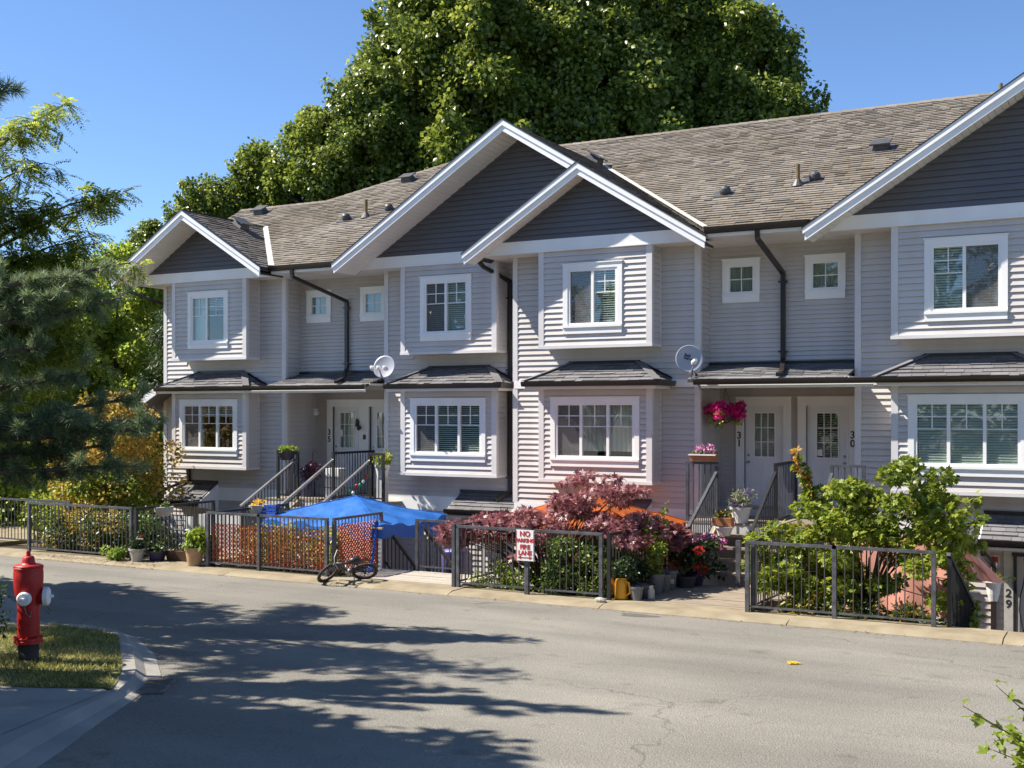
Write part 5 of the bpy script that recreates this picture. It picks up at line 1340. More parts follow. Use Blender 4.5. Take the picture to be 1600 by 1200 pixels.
for j, (h, r) in enumerate(((17, 3.7), (17, 4.2), (16, 3.4))):
    t = thing('broadleaf_tree', (0, 0, 0), 'tall leafy tree', 'tree', COTTON)
    C = crown_centres(2.6, h * .96, r, 150, 3); rad = RNG.uniform(.45, 1.0, len(C))
    sp = []                                    # upright sprays that break the outline
    for k in range(46):
        a = RNG.random() * 6.28; t_ = RNG.uniform(.35, .95); rr = r * (1 - t_) ** .62 * 1.12 * RNG.uniform(.6, 1.02)
        b0 = np.array((rr * math.cos(a), rr * math.sin(a), 2.6 + (h * .94 - 2.6) * t_))
        for q in range(5): sp.append(b0 + np.array((math.cos(a) * .12, math.sin(a) * .12, .30)) * q * RNG.uniform(.8, 1.2))
    C = np.concatenate([C, np.array(sp)]); rad = np.concatenate([rad, RNG.uniform(.18, .42, len(sp))])
    k1 = 560; P, d = cluster_points(C[:150], rad[:150], k1, .3, .8); P2, d2 = cluster_points(C[150:], rad[150:], 60, .2, 1.0)
    P = np.concatenate([P, P2]); d = np.concatenate([d, d2]); n = len(P)
    A = d * .5 + rand_dirs(n) * .9 + np.array([0, 0, -.55]); N = rand_dirs(n) * .8 + np.array([-.25, -.35, .55]) + d * .5
    L = RNG.uniform(.10, .20, n)
    finish('crown', leaf_mesh('crown', P, A, N, L, L * .8, fold=.12), LF['cotton'], t)
    limbs(C, 0, h * .93, .30, j, 'bark_pale', t, every=4)
    proto.append(t)
def copy_tree(src, loc, rot, s, label):
    c = src.copy(); COL.objects.link(c); c.location = loc; c.rotation_euler = (0, 0, rot); c.scale = (s, s, s); c['label'] = label
    for ch in src.children:
        d = ch.copy(); COL.objects.link(d); d.parent = c
    return c
far = [(-35.2, 34.4, 10.1, 'low rounded tree just left of the small gable at the left end'), (-33.3, 35.4, 11.8, 'tree showing its crown just above the small left gable'),
       (-32.0, 37.2, 13.2, 'tree rising behind the lowest stretch of the left ridge'), (-29.5, 37.5, 14.4, 'tree behind the left ridge, second step up of the tree line'),
       (-27.5, 38.5, 15.9, 'tree behind the climbing part of the left ridge'), (-27.0, 41.1, 20.0, 'tall tree behind the left slope of the largest gable'),
       (-24.3, 41.4, 20.4, 'tall tree rising straight above the peak of the largest gable'), (-23.0, 44.4, 21.4, 'tall tree right of the peak of the largest gable'),
       (-20.5, 45.7, 21.2, 'tall tree above the roof vents of the largest gable'), (-18.9, 48.9, 22.0, 'tall tree above the middle of the right ridge'),
       (-17.4, 50.3, 21.6, 'tall tree second from the right end of the tree line'), (-15.3, 49.9, 19.6, 'tall tree at the right end of the tree line, against open sky')]
HT = (17, 17, 16)
for i, (u, v, top, lab) in enumerate(far):
    src = proto[i % 3]; s = (top + 1.5) / (HT[i % 3] * .94)
    if i < 3: src.location = (u, v, -1.4); src.rotation_euler = (0, 0, i * 2.1); src.scale = (s, s, s); src['label'] = lab
    else: copy_tree(src, (u, v, -1.4), i * 1.7, s, lab)
# woods left of the houses
WOODS = 'yellow-green trees left of the houses'
def small_tree(name, label, loc, h0, h1, r, k, per, size, lf, trunk_r, seed, group=None, rad=(.4, .8), bark='bark', cat='tree', lobes=1, lean=(0, 0), flat=.85, every=3, up=.5, droop=.35, trunkh=.85):
    t = thing(name, loc, label, cat, group); C = crown_centres(h0, h1, r, k, 1.0)
    C[:, 0] += lean[0] * C[:, 2] / h1; C[:, 1] += lean[1] * C[:, 2] / h1
    leaves('crown', C + np.array(loc), RNG.uniform(*rad, k), per, size, LF[lf], t, lobes=lobes, flat=flat, up=up, droop=droop)
    limbs(C, 0, h1 * trunkh, trunk_r, seed, bark, t, lean=lean, every=every)
    return t
small_tree('broadleaf_tree', 'bright yellow-green tree touching the left end of the house', (-29.2, 27.0, -.5), 0.6, 8.6, 3.0, 130, 540, .13, 'woods', .16, 1, WOODS)
small_tree('broadleaf_tree', 'yellow-green tree second from the house, behind the amber bush', (-31.2, 26.2, -.5), .5, 8.2, 3.0, 120, 540, .13, 'woods', .16, 2, WOODS)
small_tree('broadleaf_tree', 'yellow-green tree behind the dark pine boughs', (-30.5, 22.5, -.3), .5, 8.0, 3.0, 120, 540, .13, 'woods', .16, 3, WOODS)
small_tree('broadleaf_tree', 'yellow-green tree at the left edge behind the feathery branches', (-33.4, 22.0, -.3), .5, 9.5, 3.2, 120, 540, .13, 'woods', .18, 4, WOODS)
small_tree('broadleaf_tree', 'yellow-green tree farthest back against the left house wall', (-30.0, 32.0, -1.0), .5, 9.0, 3.0, 110, 540, .13, 'woods', .16, 5, WOODS)
# dull green conifer beside the house
t = thing('conifer_tree', (-25.9, 26.2, -1.0), 'dull green feathery conifer close to the left house corner', 'tree')
C = []
for i in range(90):
    h = RNG.uniform(.8, 7.2); r = (1 - h / 7.8) * 1.9; a = RNG.random() * 6.28; C.append((r * math.cos(a), r * math.sin(a), h))
C = np.array(C); leaves('crown', C + np.array((-25.9, 26.2, -1.0)), .5, 330, .17, LF['conifer'], t, wid=.16, droop=.6, flat=.5)
limbs(C, 0, 7, .14, 6, 'bark', t)
# wooded bank behind the left fence
k = 900; X = RNG.uniform(-46, -25.2, k); Y = RNG.uniform(21.0, 34, k)
C = np.stack([X, Y, RNG.uniform(-.3, 2.6, k)], 1)
w = leaves('undergrowth', C, RNG.uniform(.4, .8, k), 150, .15, LF['woods'], None, (-30, 25, 0)); tag(w, kind='stuff')
k = 300; C = np.stack([RNG.uniform(-60, -34, k), RNG.uniform(16, 40, k), RNG.uniform(-.3, 7.0, k)], 1)
w = leaves('far_woods', C, RNG.uniform(.8, 1.5, k), 260, .24, LF['woods'], None, (-40, 25, 0)); tag(w, kind='stuff')

# ------------------------------------------------------------------ amber bush and the planting round the left entrance
small_tree('amber_bush', 'amber and green leaved bush between the left fence and the house corner', (-22.6, 20.7, -.6), .5, 4.0, 1.55, 75, 150, .11, 'amber', .06, 7, rad=(.28, .5), cat='bush')
t = thing('leafy_bush', (-22.3, 20.2, -.5), 'green lower bush mixed into the foot of the amber bush', 'bush')
C = crown_centres(.2, 2.1, 1.6, 60); leaves('foliage', C + np.array((-22.3, 20.2, -.5)), .38, 150, .11, LF['vine'], t); limbs(C, 0, 1.8, .05, 8, 'bark', t)
t = thing('leafy_bush', (-20.6, 18.6, -.2), 'sprawling brown and green bush behind the left fence panel', 'bush')
C = np.stack([RNG.uniform(-21.7, -19.5, 50), RNG.uniform(18.0, 19.6, 50), RNG.uniform(.0, .75, 50)], 1); leaves('foliage', C[:16], .24, 80, .085, LF['amber'], t); leaves('foliage', C[16:], .24, 80, .085, LF['dark'], t)
C = np.stack([RNG.uniform(-21.7, -19.5, 50), RNG.uniform(18.0, 19.6, 50), RNG.uniform(.0, .7, 50)], 1); leaves('foliage', C, .24, 90, .085, LF['shrub'], t)
# ------------------------------------------------------------------ feathery locust and dark pine at the left
def fronds(name, base, dirs, lens, leaf, m, parent, pairs=9):
    """pinnate leaves: many small leaflets along each stalk"""
    base = np.array(base); dirs = unit(np.array(dirs)); n = len(base); P = []; A = []; N = []; L = []
    side = unit(np.cross(dirs, rand_dirs(n) * .5 + np.array([0, 0, 1.0]))); upv = np.cross(side, dirs)
    for i in range(pairs):
        s = (i + .6) / pairs; c = base + dirs * (lens * s)[:, None] + np.array([0, 0, -.5]) * (lens * s * s)[:, None] * .6
        for sg in (1, -1):
            P.append(c); A.append(side * sg + dirs * .5 + np.array([0, 0, -.25])); N.append(upv + rand_dirs(n) * .4); L.append(np.full(n, leaf) * (1.1 - .4 * abs(s - .5)) * RNG.uniform(.8, 1.2, n))
    P, A, N, L = (np.concatenate(q) for q in (P, A, N, L))
    me = leaf_mesh(name, P - np.array(origin_of(parent)), A, N, L, L * .42, fold=.1); return finish(name, me, m, parent)
LT_ = thing('locust_tree', (-15.3, 9.6, .35), 'feathery light green locust tree reaching in from the left edge', 'tree')
o = Vector((-15.3, 9.6, .35)); mb = MB(); FB = []; FD = []
mb.tube([o, o + Vector((.1, .05, 2)), o + Vector((.0, .1, 4.2)), o + Vector((.2, .0, 6.6))], [.17, .14, .10, .05], 9)
tips = [((-13.0, 11.15, 7.3), 4.6), ((-13.35, 10.95, 7.0), 4.8), ((-12.35, 11.5, 6.1), 4.0), ((-12.5, 11.45, 5.95), 3.8), ((-12.7, 11.35, 5.5), 3.5), ((-12.85, 11.25, 4.9), 3.2), ((-12.6, 11.95, 5.2), 3.3), ((-12.9, 10.7, 6.4), 4.4),
        ((-13.1, 10.75, 5.8), 3.8), ((-12.95, 11.2, 4.4), 3.0), ((-13.2, 11.4, 3.8), 2.6), ((-13.1, 10.9, 5.1), 3.4)]
rnd = random.Random(5)
for i in range(78):      # the rest of the crown, out of the frame to the left and over the corner
    a = rnd.uniform(0, 6.28); r = rnd.uniform(1.6, 3.6); h = rnd.uniform(2.8, 8.0)
    q = o + Vector((r * math.cos(a), r * math.sin(a), h))
    if not out_of_frame(q): continue
    tips.append((tuple(q), max(2, h - 1.6)))
for i in range(22):
    k = rnd.random(); tips.append(((-13.95 + 1.15 * k, 10.6 + .6 * k + rnd.gauss(0, .35), rnd.uniform(3.6, 6.3) - .6 * k), rnd.uniform(2.6, 4.4)))
for q, h in tips:
    q = Vector(q); a = o + Vector((.08, .05, h - .6)); mid = a.lerp(q, .5) + Vector((0, 0, .5)); m2 = a.lerp(q, .8) + Vector((0, 0, .28))
    path = [a, mid, m2, q]; mb.tube(path, [.045, .025, .014, .005], 5)
    for s in range(26):
        t = .3 + .7 * s / 25; k = t * 3; i = min(2, int(k)); p = path[i].lerp(path[i+1], k - i)
        dr_ = Vector((rnd.gauss(0, 1), rnd.gauss(0, 1), rnd.gauss(-.05, .45))).normalized(); ln = rnd.uniform(.15, .5) * (1.15 - .35 * t); e = p + dr_ * ln
        mb.tube([p, p.lerp(e, .6) + Vector((0, 0, .04)), e], [.006, .004, .002], 3, cap=False)
        for c in range(7):
            FB.append(p.lerp(e, .25 + .75 * c / 6)); FD.append(dr_ * .6 + Vector((rnd.gauss(0, .8), rnd.gauss(0, .8), rnd.gauss(-.2, .5))))
build(mb, 'trunk', M['bark'], LT_, smooth=True)
fronds('crown', [tuple(p) for p in FB], [tuple(p) for p in FD], RNG.uniform(.16, .30, len(FB)), .055, LF['locust'], LT_)
# pine
PT = thing('pine_tree', (-11.6, 7.3, .45), 'dark long-needled pine with boughs hanging in from the left edge', 'tree')
o = Vector((-11.6, 7.3, .45)); mb = MB()
mb.tube([o, o + Vector((.05, .1, 1.8)), o + Vector((-.05, .05, 4)), o + Vector((.05, 0, 6.8)), o + Vector((0, .1, 8.2))], [.20, .17, .13, .07, .02], 10)
rnd = random.Random(9); TB = []; TD = []
bt = [((-9.75, 8.75, 4.60), 4.4), ((-9.55, 8.75, 4.25), 4.0), ((-9.85, 8.6, 4.4), 4.1), ((-8.98, 8.76, 2.92), 3.0), ((-9.45, 9.1, 3.25), 3.1), ((-9.05, 8.45, 2.55), 2.7), ((-9.5, 8.25, 3.05), 3.0), ((-10.0, 8.2, 3.75), 3.8), ((-9.95, 8.7, 3.5), 3.4),
      ((-10.2, 8.0, 6.35), 6.3), ((-9.9, 8.45, 2.7), 2.8), ((-9.35, 8.6, 2.75), 2.8), ((-9.7, 8.5, 3.0), 3.0), ((-9.3, 8.9, 3.0), 2.9)]
for i in range(34):
    a = rnd.uniform(0, 6.28); h = rnd.uniform(2.2, 8.0); r = (1 - (h / 9.6) ** 1.5) * rnd.uniform(1.2, 2.7); q = o + Vector((r * math.cos(a), r * math.sin(a), h))
    if not out_of_frame(q): continue
    bt.append((tuple(q), max(1.6, h - .2)))
for q, h in bt:
    q = Vector(q); a = o + Vector((0, .05, h - .55)); mid = a.lerp(q, .55) + Vector((0, 0, -.10)); path = [a, mid, q]; mb.tube(path, [.05, .03, .012], 5)
    for s in range(17):
        t = .5 + .5 * s / 16; k = t * 2; i = min(1, int(k)); p = path[i].lerp(path[i+1], k - i); d = (q - a).normalized()
        dd = (d * .7 + Vector((rnd.gauss(0, .7), rnd.gauss(0, .7), rnd.gauss(.0, .5)))).normalized(); e = p + dd * rnd.uniform(.08, .24)
        mb.tube([p, e], [.010, .006], 4, cap=False)
        for c in range(4): TB.append(p.lerp(e, .35 + .65 * c / 3)); TD.append(dd)
build(mb, 'trunk', M['bark'], PT, smooth=True)
TB = np.array([tuple(p) for p in TB]); TD = np.array([tuple(p) for p in TD]); per = 46
P = np.repeat(TB, per, axis=0) + RNG.normal(0, .012, (len(TB) * per, 3)); A = np.repeat(TD, per, axis=0) * .55 + rand_dirs(len(P)) * .8
me = leaf_mesh('needles', P - np.array(o), A, rand_dirs(len(P)), RNG.uniform(.08, .14, len(P)), .0062, fold=.2)
finish('needles', me, LF['pine'], PT)
# trees across the road, seen in the window panes and throwing the shade
def far_side(loc, h, r, seed, label, k=105, per=260, size=.26, h0=1.8, lf='cotton'):
    return small_tree('street_tree', label, loc, h0, h, r, k, per, size, lf, .16, seed, 'street trees on the near side of the road', rad=(.5, .95), bark='bark')
far_side((-21.2, 9.3, .3), 9.0, 3.0, 32, 'street tree farther up the road on the left, shading the road', h0=1.4)
far_side((-12.6, 3.6, .6), 9.2, 2.8, 33, 'street tree beside the pavement, shading the near road')
k = 260; C = np.stack([RNG.uniform(-16, 26, k), RNG.uniform(-13, -6, k), RNG.uniform(.8, 11, k)], 1)
tag(leaves('roadside_woods', C, RNG.uniform(.8, 1.4, k), 150, .36, LF['cotton'], None, (4, -9, 1)), kind='stuff')

# ------------------------------------------------------------------ maples and shrubs in the yards
def maple(name, label, loc, C, rad, per, size, lf, trunk, tr, seed, lobes, extra=None, cat='tree', flat=.55, up=.8, wid=.5):
    t = thing(name, loc, label, cat); C = np.array(C)
    leaves('crown', C, rad, per, size, LF[lf], t, lobes=lobes, flat=flat, up=up, droop=.25, wid=wid)
    if extra: leaves('turning_leaves', extra[0], rad * .8, extra[1], size, LF[extra[2]], t, lobes=lobes, flat=flat, up=up, wid=.5)
    o_ = Vector(loc); mb = MB(); rnd = random.Random(seed); fork = o_ + Vector((0, 0, trunk)); mb.tube([o_, o_ + Vector((.05, .02, trunk * .5)), fork], [tr, tr * .85, tr * .7], 8)
    for c in C[::2]:
        c = Vector(c); mid = fork.lerp(c, .5) + Vector((rnd.uniform(-.1, .1), rnd.uniform(-.1, .1), rnd.uniform(0, .2))); mb.tube([fork - Vector((0, 0, rnd.uniform(0, trunk * .6))), mid, c], [tr * .35, tr * .2, .004], 5)
    build(mb, 'trunk', M['twig'], t, smooth=True); return t
# red maple: broad layered head over the fence
C = []
while len(C) < 185:
    u = RNG.uniform(-11.2, -7.3); v = RNG.uniform(17.95, 20.0); x = (u + 9.2) / 1.95
    top = 1.40 - .30 * abs(x) ** 1.5 - .10 * abs(v - 18.9)
    if -9.4 < u < -7.9 and RNG.random() < .4: top += .62
    z = RNG.uniform(top - (.36 if u < -9.9 or u > -8.5 else .8), top)
    if u > -7.75 and RNG.random() < .5: continue
    if z > .2: C.append((u, v, z))
maple('red_maple', 'dark red Japanese maple spreading over the fence and the orange canopy', (-9.4, 18.7, -.6), C, .22, 54, .10, 'red', .7, .06, 51, 5, flat=.35, up=1.0, wid=.3)
# vine maple
C = []
while len(C) < 118:
    u = RNG.uniform(-5.55, -2.45); v = RNG.uniform(18.0, 19.5); x = (u + 3.75) / 1.6
    top = 2.05 - .75 * abs(x) ** 1.7 + (.42 if -3.5 < u < -2.7 else 0); z = RNG.uniform(-.1, top)
    if z < .75 and -.45 < x < .75 and RNG.random() < .72: continue
    if abs(x) > .8 and z < .25: continue
    C.append((u, v, z))
maple('vine_maple', 'bright green vine maple crowding the fence at the right', (-3.9, 18.7, -.5), C, .25, 96, .088, 'vine', .8, .05, 52, 5, ([c for c in C if c[2] > .6][::6], 5, 'vineorange'))
# a few long shoots of it
t = thing('vine_maple', (-3.3, 18.6, -.4), 'slender maple shoot with yellowing tip before the porch of door 30', 'tree')
mb = MB(); S = []
for q in ((-5.0, 18.7, 2.35), (-4.9, 18.75, 2.1), (-2.28, 18.6, 1.75), (-2.2, 18.5, 1.45)):
    a = Vector((-4.3 if q[0] < -4 else -3.0, 18.7, .6)); b = Vector(q); mb.tube([a, a.lerp(b, .5) + Vector((0, 0, .1)), b], [.012, .008, .003], 5)
    for k in range(9): S.append(tuple(a.lerp(b, .35 + .65 * k / 8) + Vector((0, 0, .05))))
build(mb, 'stem', M['twig'], t); leaves('crown', S, .08, 7, .11, LF['vine'], t, lobes=5, wid=.5); leaves('turning_leaves', [s for s in S if s[2] > 1.8 and s[0] < -4], .07, 5, .1, LF['vineorange'], t, lobes=3, wid=.5)
# evergreen shrub with yellow flecks behind the sign fence
def bush(name, label, cs, rad, per, size, lf, loc, cat='bush', wid=.55, extra=None, group=None, up=.5, flat=.9, lobes=1):
    t = thing(name, loc, label, cat, group); leaves('foliage', cs, rad, per, size, LF[lf], t, wid=wid, up=up, flat=flat, lobes=lobes)
    mb = MB()
    for c in cs[::3]: mb.tube([Vector(loc), Vector(loc).lerp(Vector(c), .55) + Vector((.02, .02, .05)), Vector(c)], [.014, .009, .004], 4)
    build(mb, 'stem', M['twig'], t)
    if extra: leaves(extra[0], extra[1], extra[2], extra[3], extra[4], LF[extra[5]], t, up=.9)
    return t
cs = [(RNG.uniform(-9.1, -8.0), RNG.uniform(17.85, 18.8), RNG.uniform(-.1, .8)) for i in range(46)]
bush('evergreen_shrub', 'dense green shrub flecked with yellow behind the sign fence', cs, .2, 130, .075, 'shrub', (-8.6, 18.3, -.4), extra=('flecks', cs, .22, 10, .07, 'lime'))
cs = [(RNG.uniform(-7.75, -7.0), RNG.uniform(17.75, 18.5), RNG.uniform(.0, .5)) for i in range(26)]
cs = [(u - .75, v + .25, z + .1) for u, v, z in cs]
bush('evergreen_shrub', 'dark green shrub at the corner behind the yellow watering can', cs, .17, 120, .07, 'dark', (-8.1, 18.2, -.4))
cs = [(RNG.uniform(-10.5, -9.3), RNG.uniform(17.85, 18.8), RNG.uniform(-.2, .35)) for i in range(30)]
bush('lime_shrub', 'low lime green plant left of the sign post behind the fence', cs, .15, 60, .07, 'lime', (-9.9, 18.3, -.4))
cs = [(RNG.uniform(-5.3, -2.8), RNG.uniform(17.85, 18.5), RNG.uniform(-.25, .15)) for i in range(44)]
bush('fern_clump', 'ferny green and brown plants at the foot of the vine maple', cs, .17, 80, .10, 'shrub', (-4.0, 18.2, -.4), wid=.25, extra=('dry_fronds', cs[::2], .2, 26, .11, 'amber'))
cs = [(RNG.uniform(-16.3, -13.6), RNG.uniform(17.85, 18.6), RNG.uniform(-.12, .12)) for i in range(60)]
bush('white_flowers', 'low white flowers and green leaves along the foot of the red mesh', cs, .13, 60, .06, 'shrub', (-15, 18.2, -.3), cat='flowers', extra=('petals', cs, .15, 26, .055, 'whitepetal') if 'whitepetal' in LF else None)
cs = [(RNG.uniform(-16.2, -13.7), RNG.uniform(17.95, 19.2), RNG.uniform(.1, .8)) for i in range(60)]
bush('climbing_plants', 'straggly green and tan plants growing behind the red mesh', cs, .16, 34, .08, 'vine', (-15, 18.6, -.3), cat='plants', extra=('dry_leaves', cs, .2, 22, .08, 'amber'))
# left of the hydrant and the twigs at the lower right edge
cs = [(-10.95 + RNG.normal(0, .22), 8.15 + RNG.normal(0, .22), .5 + RNG.uniform(.05, .85)) for i in range(46)]
bush('dark_shrub', 'small dark leaved shrub at the left edge beside the hydrant', cs, .1, 30, .055, 'dark', (-11.0, 8.1, .5))
t = thing('leafy_shrub', (-.2, 8.1, .35), 'green shrub with thin arching twigs at the lower right corner', 'bush'); mb = MB(); S = []; rnd = random.Random(4); o = Vector((-.15, 8.1, .35))
for q in ((-1.02, 7.72, 1.27), (-.98, 7.95, 1.17), (-.72, 8.25, 1.58), (-.86, 8.0, 1.36), (-.62, 8.15, 1.25), (-.80, 7.9, 1.08), (-.55, 8.2, 1.42), (-.45, 8.1, 1.2), (-.65, 8.0, 1.0), (-.5, 8.0, .95), (-.35, 8.2, 1.3), (-.9, 7.9, .98), (.1, 8.1, 1.5), (.3, 8.2, 1.2), (.2, 8.4, 1.0), (-.62, 7.9, 1.13), (-.75, 8.05, 1.02), (-.48, 7.95, 1.06)):
    b = Vector(q); mid = o.lerp(b, .55) + Vector((0, 0, .16)); mb.tube([o, mid, b], [.010, .006, .002], 5)
    for k in range(11):
        s = .35 + .65 * k / 10; p = o.lerp(mid, s * 2) if s < .5 else mid.lerp(b, s * 2 - 1); S.append(tuple(p))
build(mb, 'stem', M['twig'], t)
S += [(-.58 + rnd.gauss(0, .13), 7.95 + rnd.gauss(0, .1), 1.0 + rnd.gauss(0, .09)) for i in range(120)]
lms = [leaf_mesh('leaf', np.zeros((1, 3)), np.array([[1., 0, .1 * k]]), np.array([[0, .1 * k, 1.]]), .085, .05, 3 if k % 2 else 1, fold=.2) for k in range(4)]
for i in range(300):
    p = Vector(S[(i * 7) % len(S)]) + Vector((rnd.gauss(0, .03), rnd.gauss(0, .03), rnd.gauss(0, .03)))
    piece('leaf', lms[i % 4], LF['vine'], t, p, (rnd.gauss(0, .5), rnd.gauss(.2, .5), rnd.uniform(0, 6.28)), [rnd.uniform(.7, 1.25)] * 3)
# weeds at fence feet
cs = [(-18.9 + RNG.normal(0, .12), 17.45 + RNG.normal(0, .06), .06 + RNG.uniform(0, .16)) for i in range(14)]
bush('weed_clump', 'bright green weed growing at the foot of the left fence post', cs, .1, 50, .07, 'lime', (-18.9, 17.45, 0), cat='weed')

# ------------------------------------------------------------------ pots
def pot(label, u, v, z, r0, r1, h, m, plant=None, rim=True, name='flower_pot', n=20, cat='pot', soil=True):
    t = thing(name, (u, v, z), label, cat)
    pr_ = [(r0, 0), (r0 + (r1 - r0) * .5, h * .5), (r1 * .98, h * .84)]
    pr_ += [(r1 * 1.08, h * .85), (r1 * 1.1, h), (r1 * .96, h), (r1 * .9, h * .86)] if rim else [(r1, h), (r1 * .93, h), (r1 * .9, h * .86)]
    build(MB().lathe(pr_, (u, v, z), n), 'vessel', M[m], t, smooth=False)
    if soil: build(MB().lathe([(r1 * .9, h * .84), (r1 * .88, h * .87), (.01, h * .88)], (u, v, z), n), 'soil', M['soil'], t)
    for (nm, lf, k, sp, zz, rad, per, size, wid) in (plant or []):
        C = [(u + RNG.normal(0, sp), v + RNG.normal(0, sp), z + h + RNG.uniform(0, zz)) for i in range(k)]
        leaves(nm, C, rad, per, size, LF[lf], t, wid=wid)
        if nm != 'flowers':
            mb = MB()
            for c in C[:12]: mb.tube([(u + (c[0] - u) * .2, v + (c[1] - v) * .2, z + h * .86), ((u + c[0]) / 2, (v + c[1]) / 2, (z + h * .9 + c[2]) / 2), c], [.008, .006, .003], 4)
            build(mb, 'stems', M['twig'], t)
    return t
G = lambda lf, k, sp, zz, rad=.08, per=26, size=.08, wid=.5, nm='leaves': (nm, lf, k, sp, zz, rad, per, size, wid)
pot('pale flower pot with a spiky green plant in front of the trellis', -18.38, 17.55, 0, .11, .16, .26, 'palepot', [G('dark', 10, .05, .22, .07, 20, .17, .2), G('scarlet', 2, .03, .3, .04, 8, .05, .8, 'flowers')])
pot('dark blue pot with a low plant in front of the trellis', -18.12, 17.85, 0, .15, .19, .2, 'purplepot', [G('shrub', 8, .08, .1)])
t = thing('planter_trough', (-17.6, 18.1, 0), 'long brown planter trough left of the terracotta pot', 'planter'); build(MB().prism([(-17.98, 17.98, 0), (-17.98, 18.22, 0), (-17.98, 18.26, .2), (-17.98, 17.94, .2)], (.72, 0, 0)), 'box', M['brownpot'], t); leaves('leaves', [(-17.9 + .11 * i, 18.1, .24) for i in range(6)], .07, 24, .07, LF['dark'], t)
pot('black pot tucked behind the terracotta pot at the corner fence', -17.1, 18.35, 0, .14, .18, .24, 'darkpot', [G('dark', 8, .06, .2)])
pot('large tan terracotta pot with a lush green plant at the corner fence', -16.86, 17.62, 0, .14, .19, .36, 'tanpot', [G('lime', 22, .10, .30, .1, 22, .11, .6)])
row = [(-7.40, 17.86, .085, .115, .22, 'greypot', None, 'small grey empty pot right beside the yellow can'), (-7.36, 18.14, .12, .16, .22, 'darkpot', None, 'wide dark pot behind the glass jar'),
       (-7.36, 18.62, .10, .14, .34, 'greypot', [G('vine', 12, .05, .5, .07, 14, .09)], 'tall grey pot with a leafy climbing stem'), (-7.34, 18.92, .10, .13, .30, 'greypot', None, 'slim grey pot between the tall one and the tagged one'),
       (-7.36, 19.22, .11, .15, .33, 'greypot', None, 'grey pot with a white tag on its side'), (-7.38, 19.50, .10, .14, .28, 'darkpot', None, 'dark pot before the terracotta pot'),
       (-7.18, 19.58, .15, .19, .20, 'darkpot', None, 'wide low black bowl near the foot of the steps')]
for u, v, a, b, h, m, pl_, lab in row: pot(lab, u, v, 0, a, b, h, m, pl_)
build(MB().box(-7.27, -7.21, 19.07, 19.075, .12, .2), 'tag', M['white'], [o for o in bpy.data.objects if o.get('label') == 'grey pot with a white tag on its side'][0])
for i, (u, v, lab) in enumerate(((-7.62, 18.0, 'low dark pot with leafy shoots against the fence, nearest the kerb'), (-7.58, 18.4, 'low dark pot with leafy shoots against the fence, behind the tall grey pot'))):
    pot(lab, u, v, 0, .11, .14, .22, 'darkpot', [G('dark', 22, .08, .42, .09, 26, .07)])
t = thing('climbing_plant', (-7.5, 18.8, .3), 'tall yellow-green climbing plant against the dark fence', 'plant'); mb = MB(); S = []
for q in ((-7.62, 18.9, 1.15), (-7.5, 18.75, 1.0), (-7.45, 19.3, 1.45), (-7.35, 18.95, .95)):
    a = Vector((-7.4, 18.65, .3)); b = Vector(q); mb.tube([a, a.lerp(b, .5) + Vector((.03, 0, .04)), b], [.01, .007, .003], 5); S += [tuple(a.lerp(b, k / 11)) for k in range(12)]
build(mb, 'stem', M['twig'], t); leaves('leaves', S, .07, 7, .1, LF['lime'], t, wid=.5)
pot('terracotta pot with red flowers at the foot of the steps', -7.44, 19.86, .12, .10, .15, .26, 'terracotta', [G('shrub', 10, .08, .32, .08, 20, .08), G('scarlet', 5, .11, .42, .05, 22, .05, .8, 'flowers')])
pot('purple glazed pot with large scarlet begonias beside the steps', -7.10, 19.86, 0, .12, .17, .22, 'purplepot', [G('dark', 26, .16, .5, .1, 22, .10, .7), G('scarlet', 8, .19, .55, .055, 34, .06, .9, 'flowers')])
pot('pot of pink petunias hanging over the lower steps', -7.08, 20.42, .42, .10, .15, .2, 'greypot', [G('shrub', 18, .10, .12, .1, 40, .06), G('pinkpetal', 14, .12, .22, .06, 24, .06, .9, 'flowers')])
pot('round white bowl on the middle of the steps', -6.93, 20.95, .79, .11, .17, .17, 'whitepot', None)
t = thing('window_box', (-6.95, 21.0, .96), 'small terracotta coloured box of yellow flowers on the white bowl', 'planter'); build(MB().prism([(-7.14, 20.9, .965), (-7.14, 21.08, .965), (-7.14, 21.11, 1.12), (-7.14, 20.87, 1.12)], (.36, 0, 0)), 'box', M['terracotta'], t)
leaves('leaves', [(-7.08 + .08 * i, 21.0, 1.17) for i in range(4)], .07, 40, .06, LF['shrub'], t); leaves('flowers', [(-7.06 + .12 * i, 20.97, 1.21) for i in range(3)], .06, 12, .04, LF['yellowpetal'], t)
pot('big white pot of lavender on the edge of the porch', -6.80, 21.52, .985, .14, .19, .30, 'whitepot', [G('silver', 30, .10, .26, .08, 30, .09, .2), G('lavender', 12, .12, .40, .05, 20, .05, .4, 'flowers')])
t = thing('window_box', (-7.55, 21.43, 2.1), 'terracotta planter with pink flowers on top of the porch railing', 'planter'); build(MB().prism([(-7.74, 21.34, 2.145), (-7.74, 21.52, 2.145), (-7.74, 21.54, 2.27), (-7.74, 21.32, 2.27)], (.5, 0, 0)), 'box', M['terracotta'], t)
build(MB().box(-7.76, -7.22, 21.30, 21.32, 2.25, 2.275), 'rim', M['whitepot'], t)
leaves('leaves', [(-7.66 + .09 * i, 21.43, 2.31) for i in range(5)], .06, 24, .06, LF['shrub'], t); leaves('flowers', [(-7.6 + .07 * i, 21.42, 2.36 + .05 * (i % 2)) for i in range(5)], .07, 22, .05, LF['pinkpetal'], t)
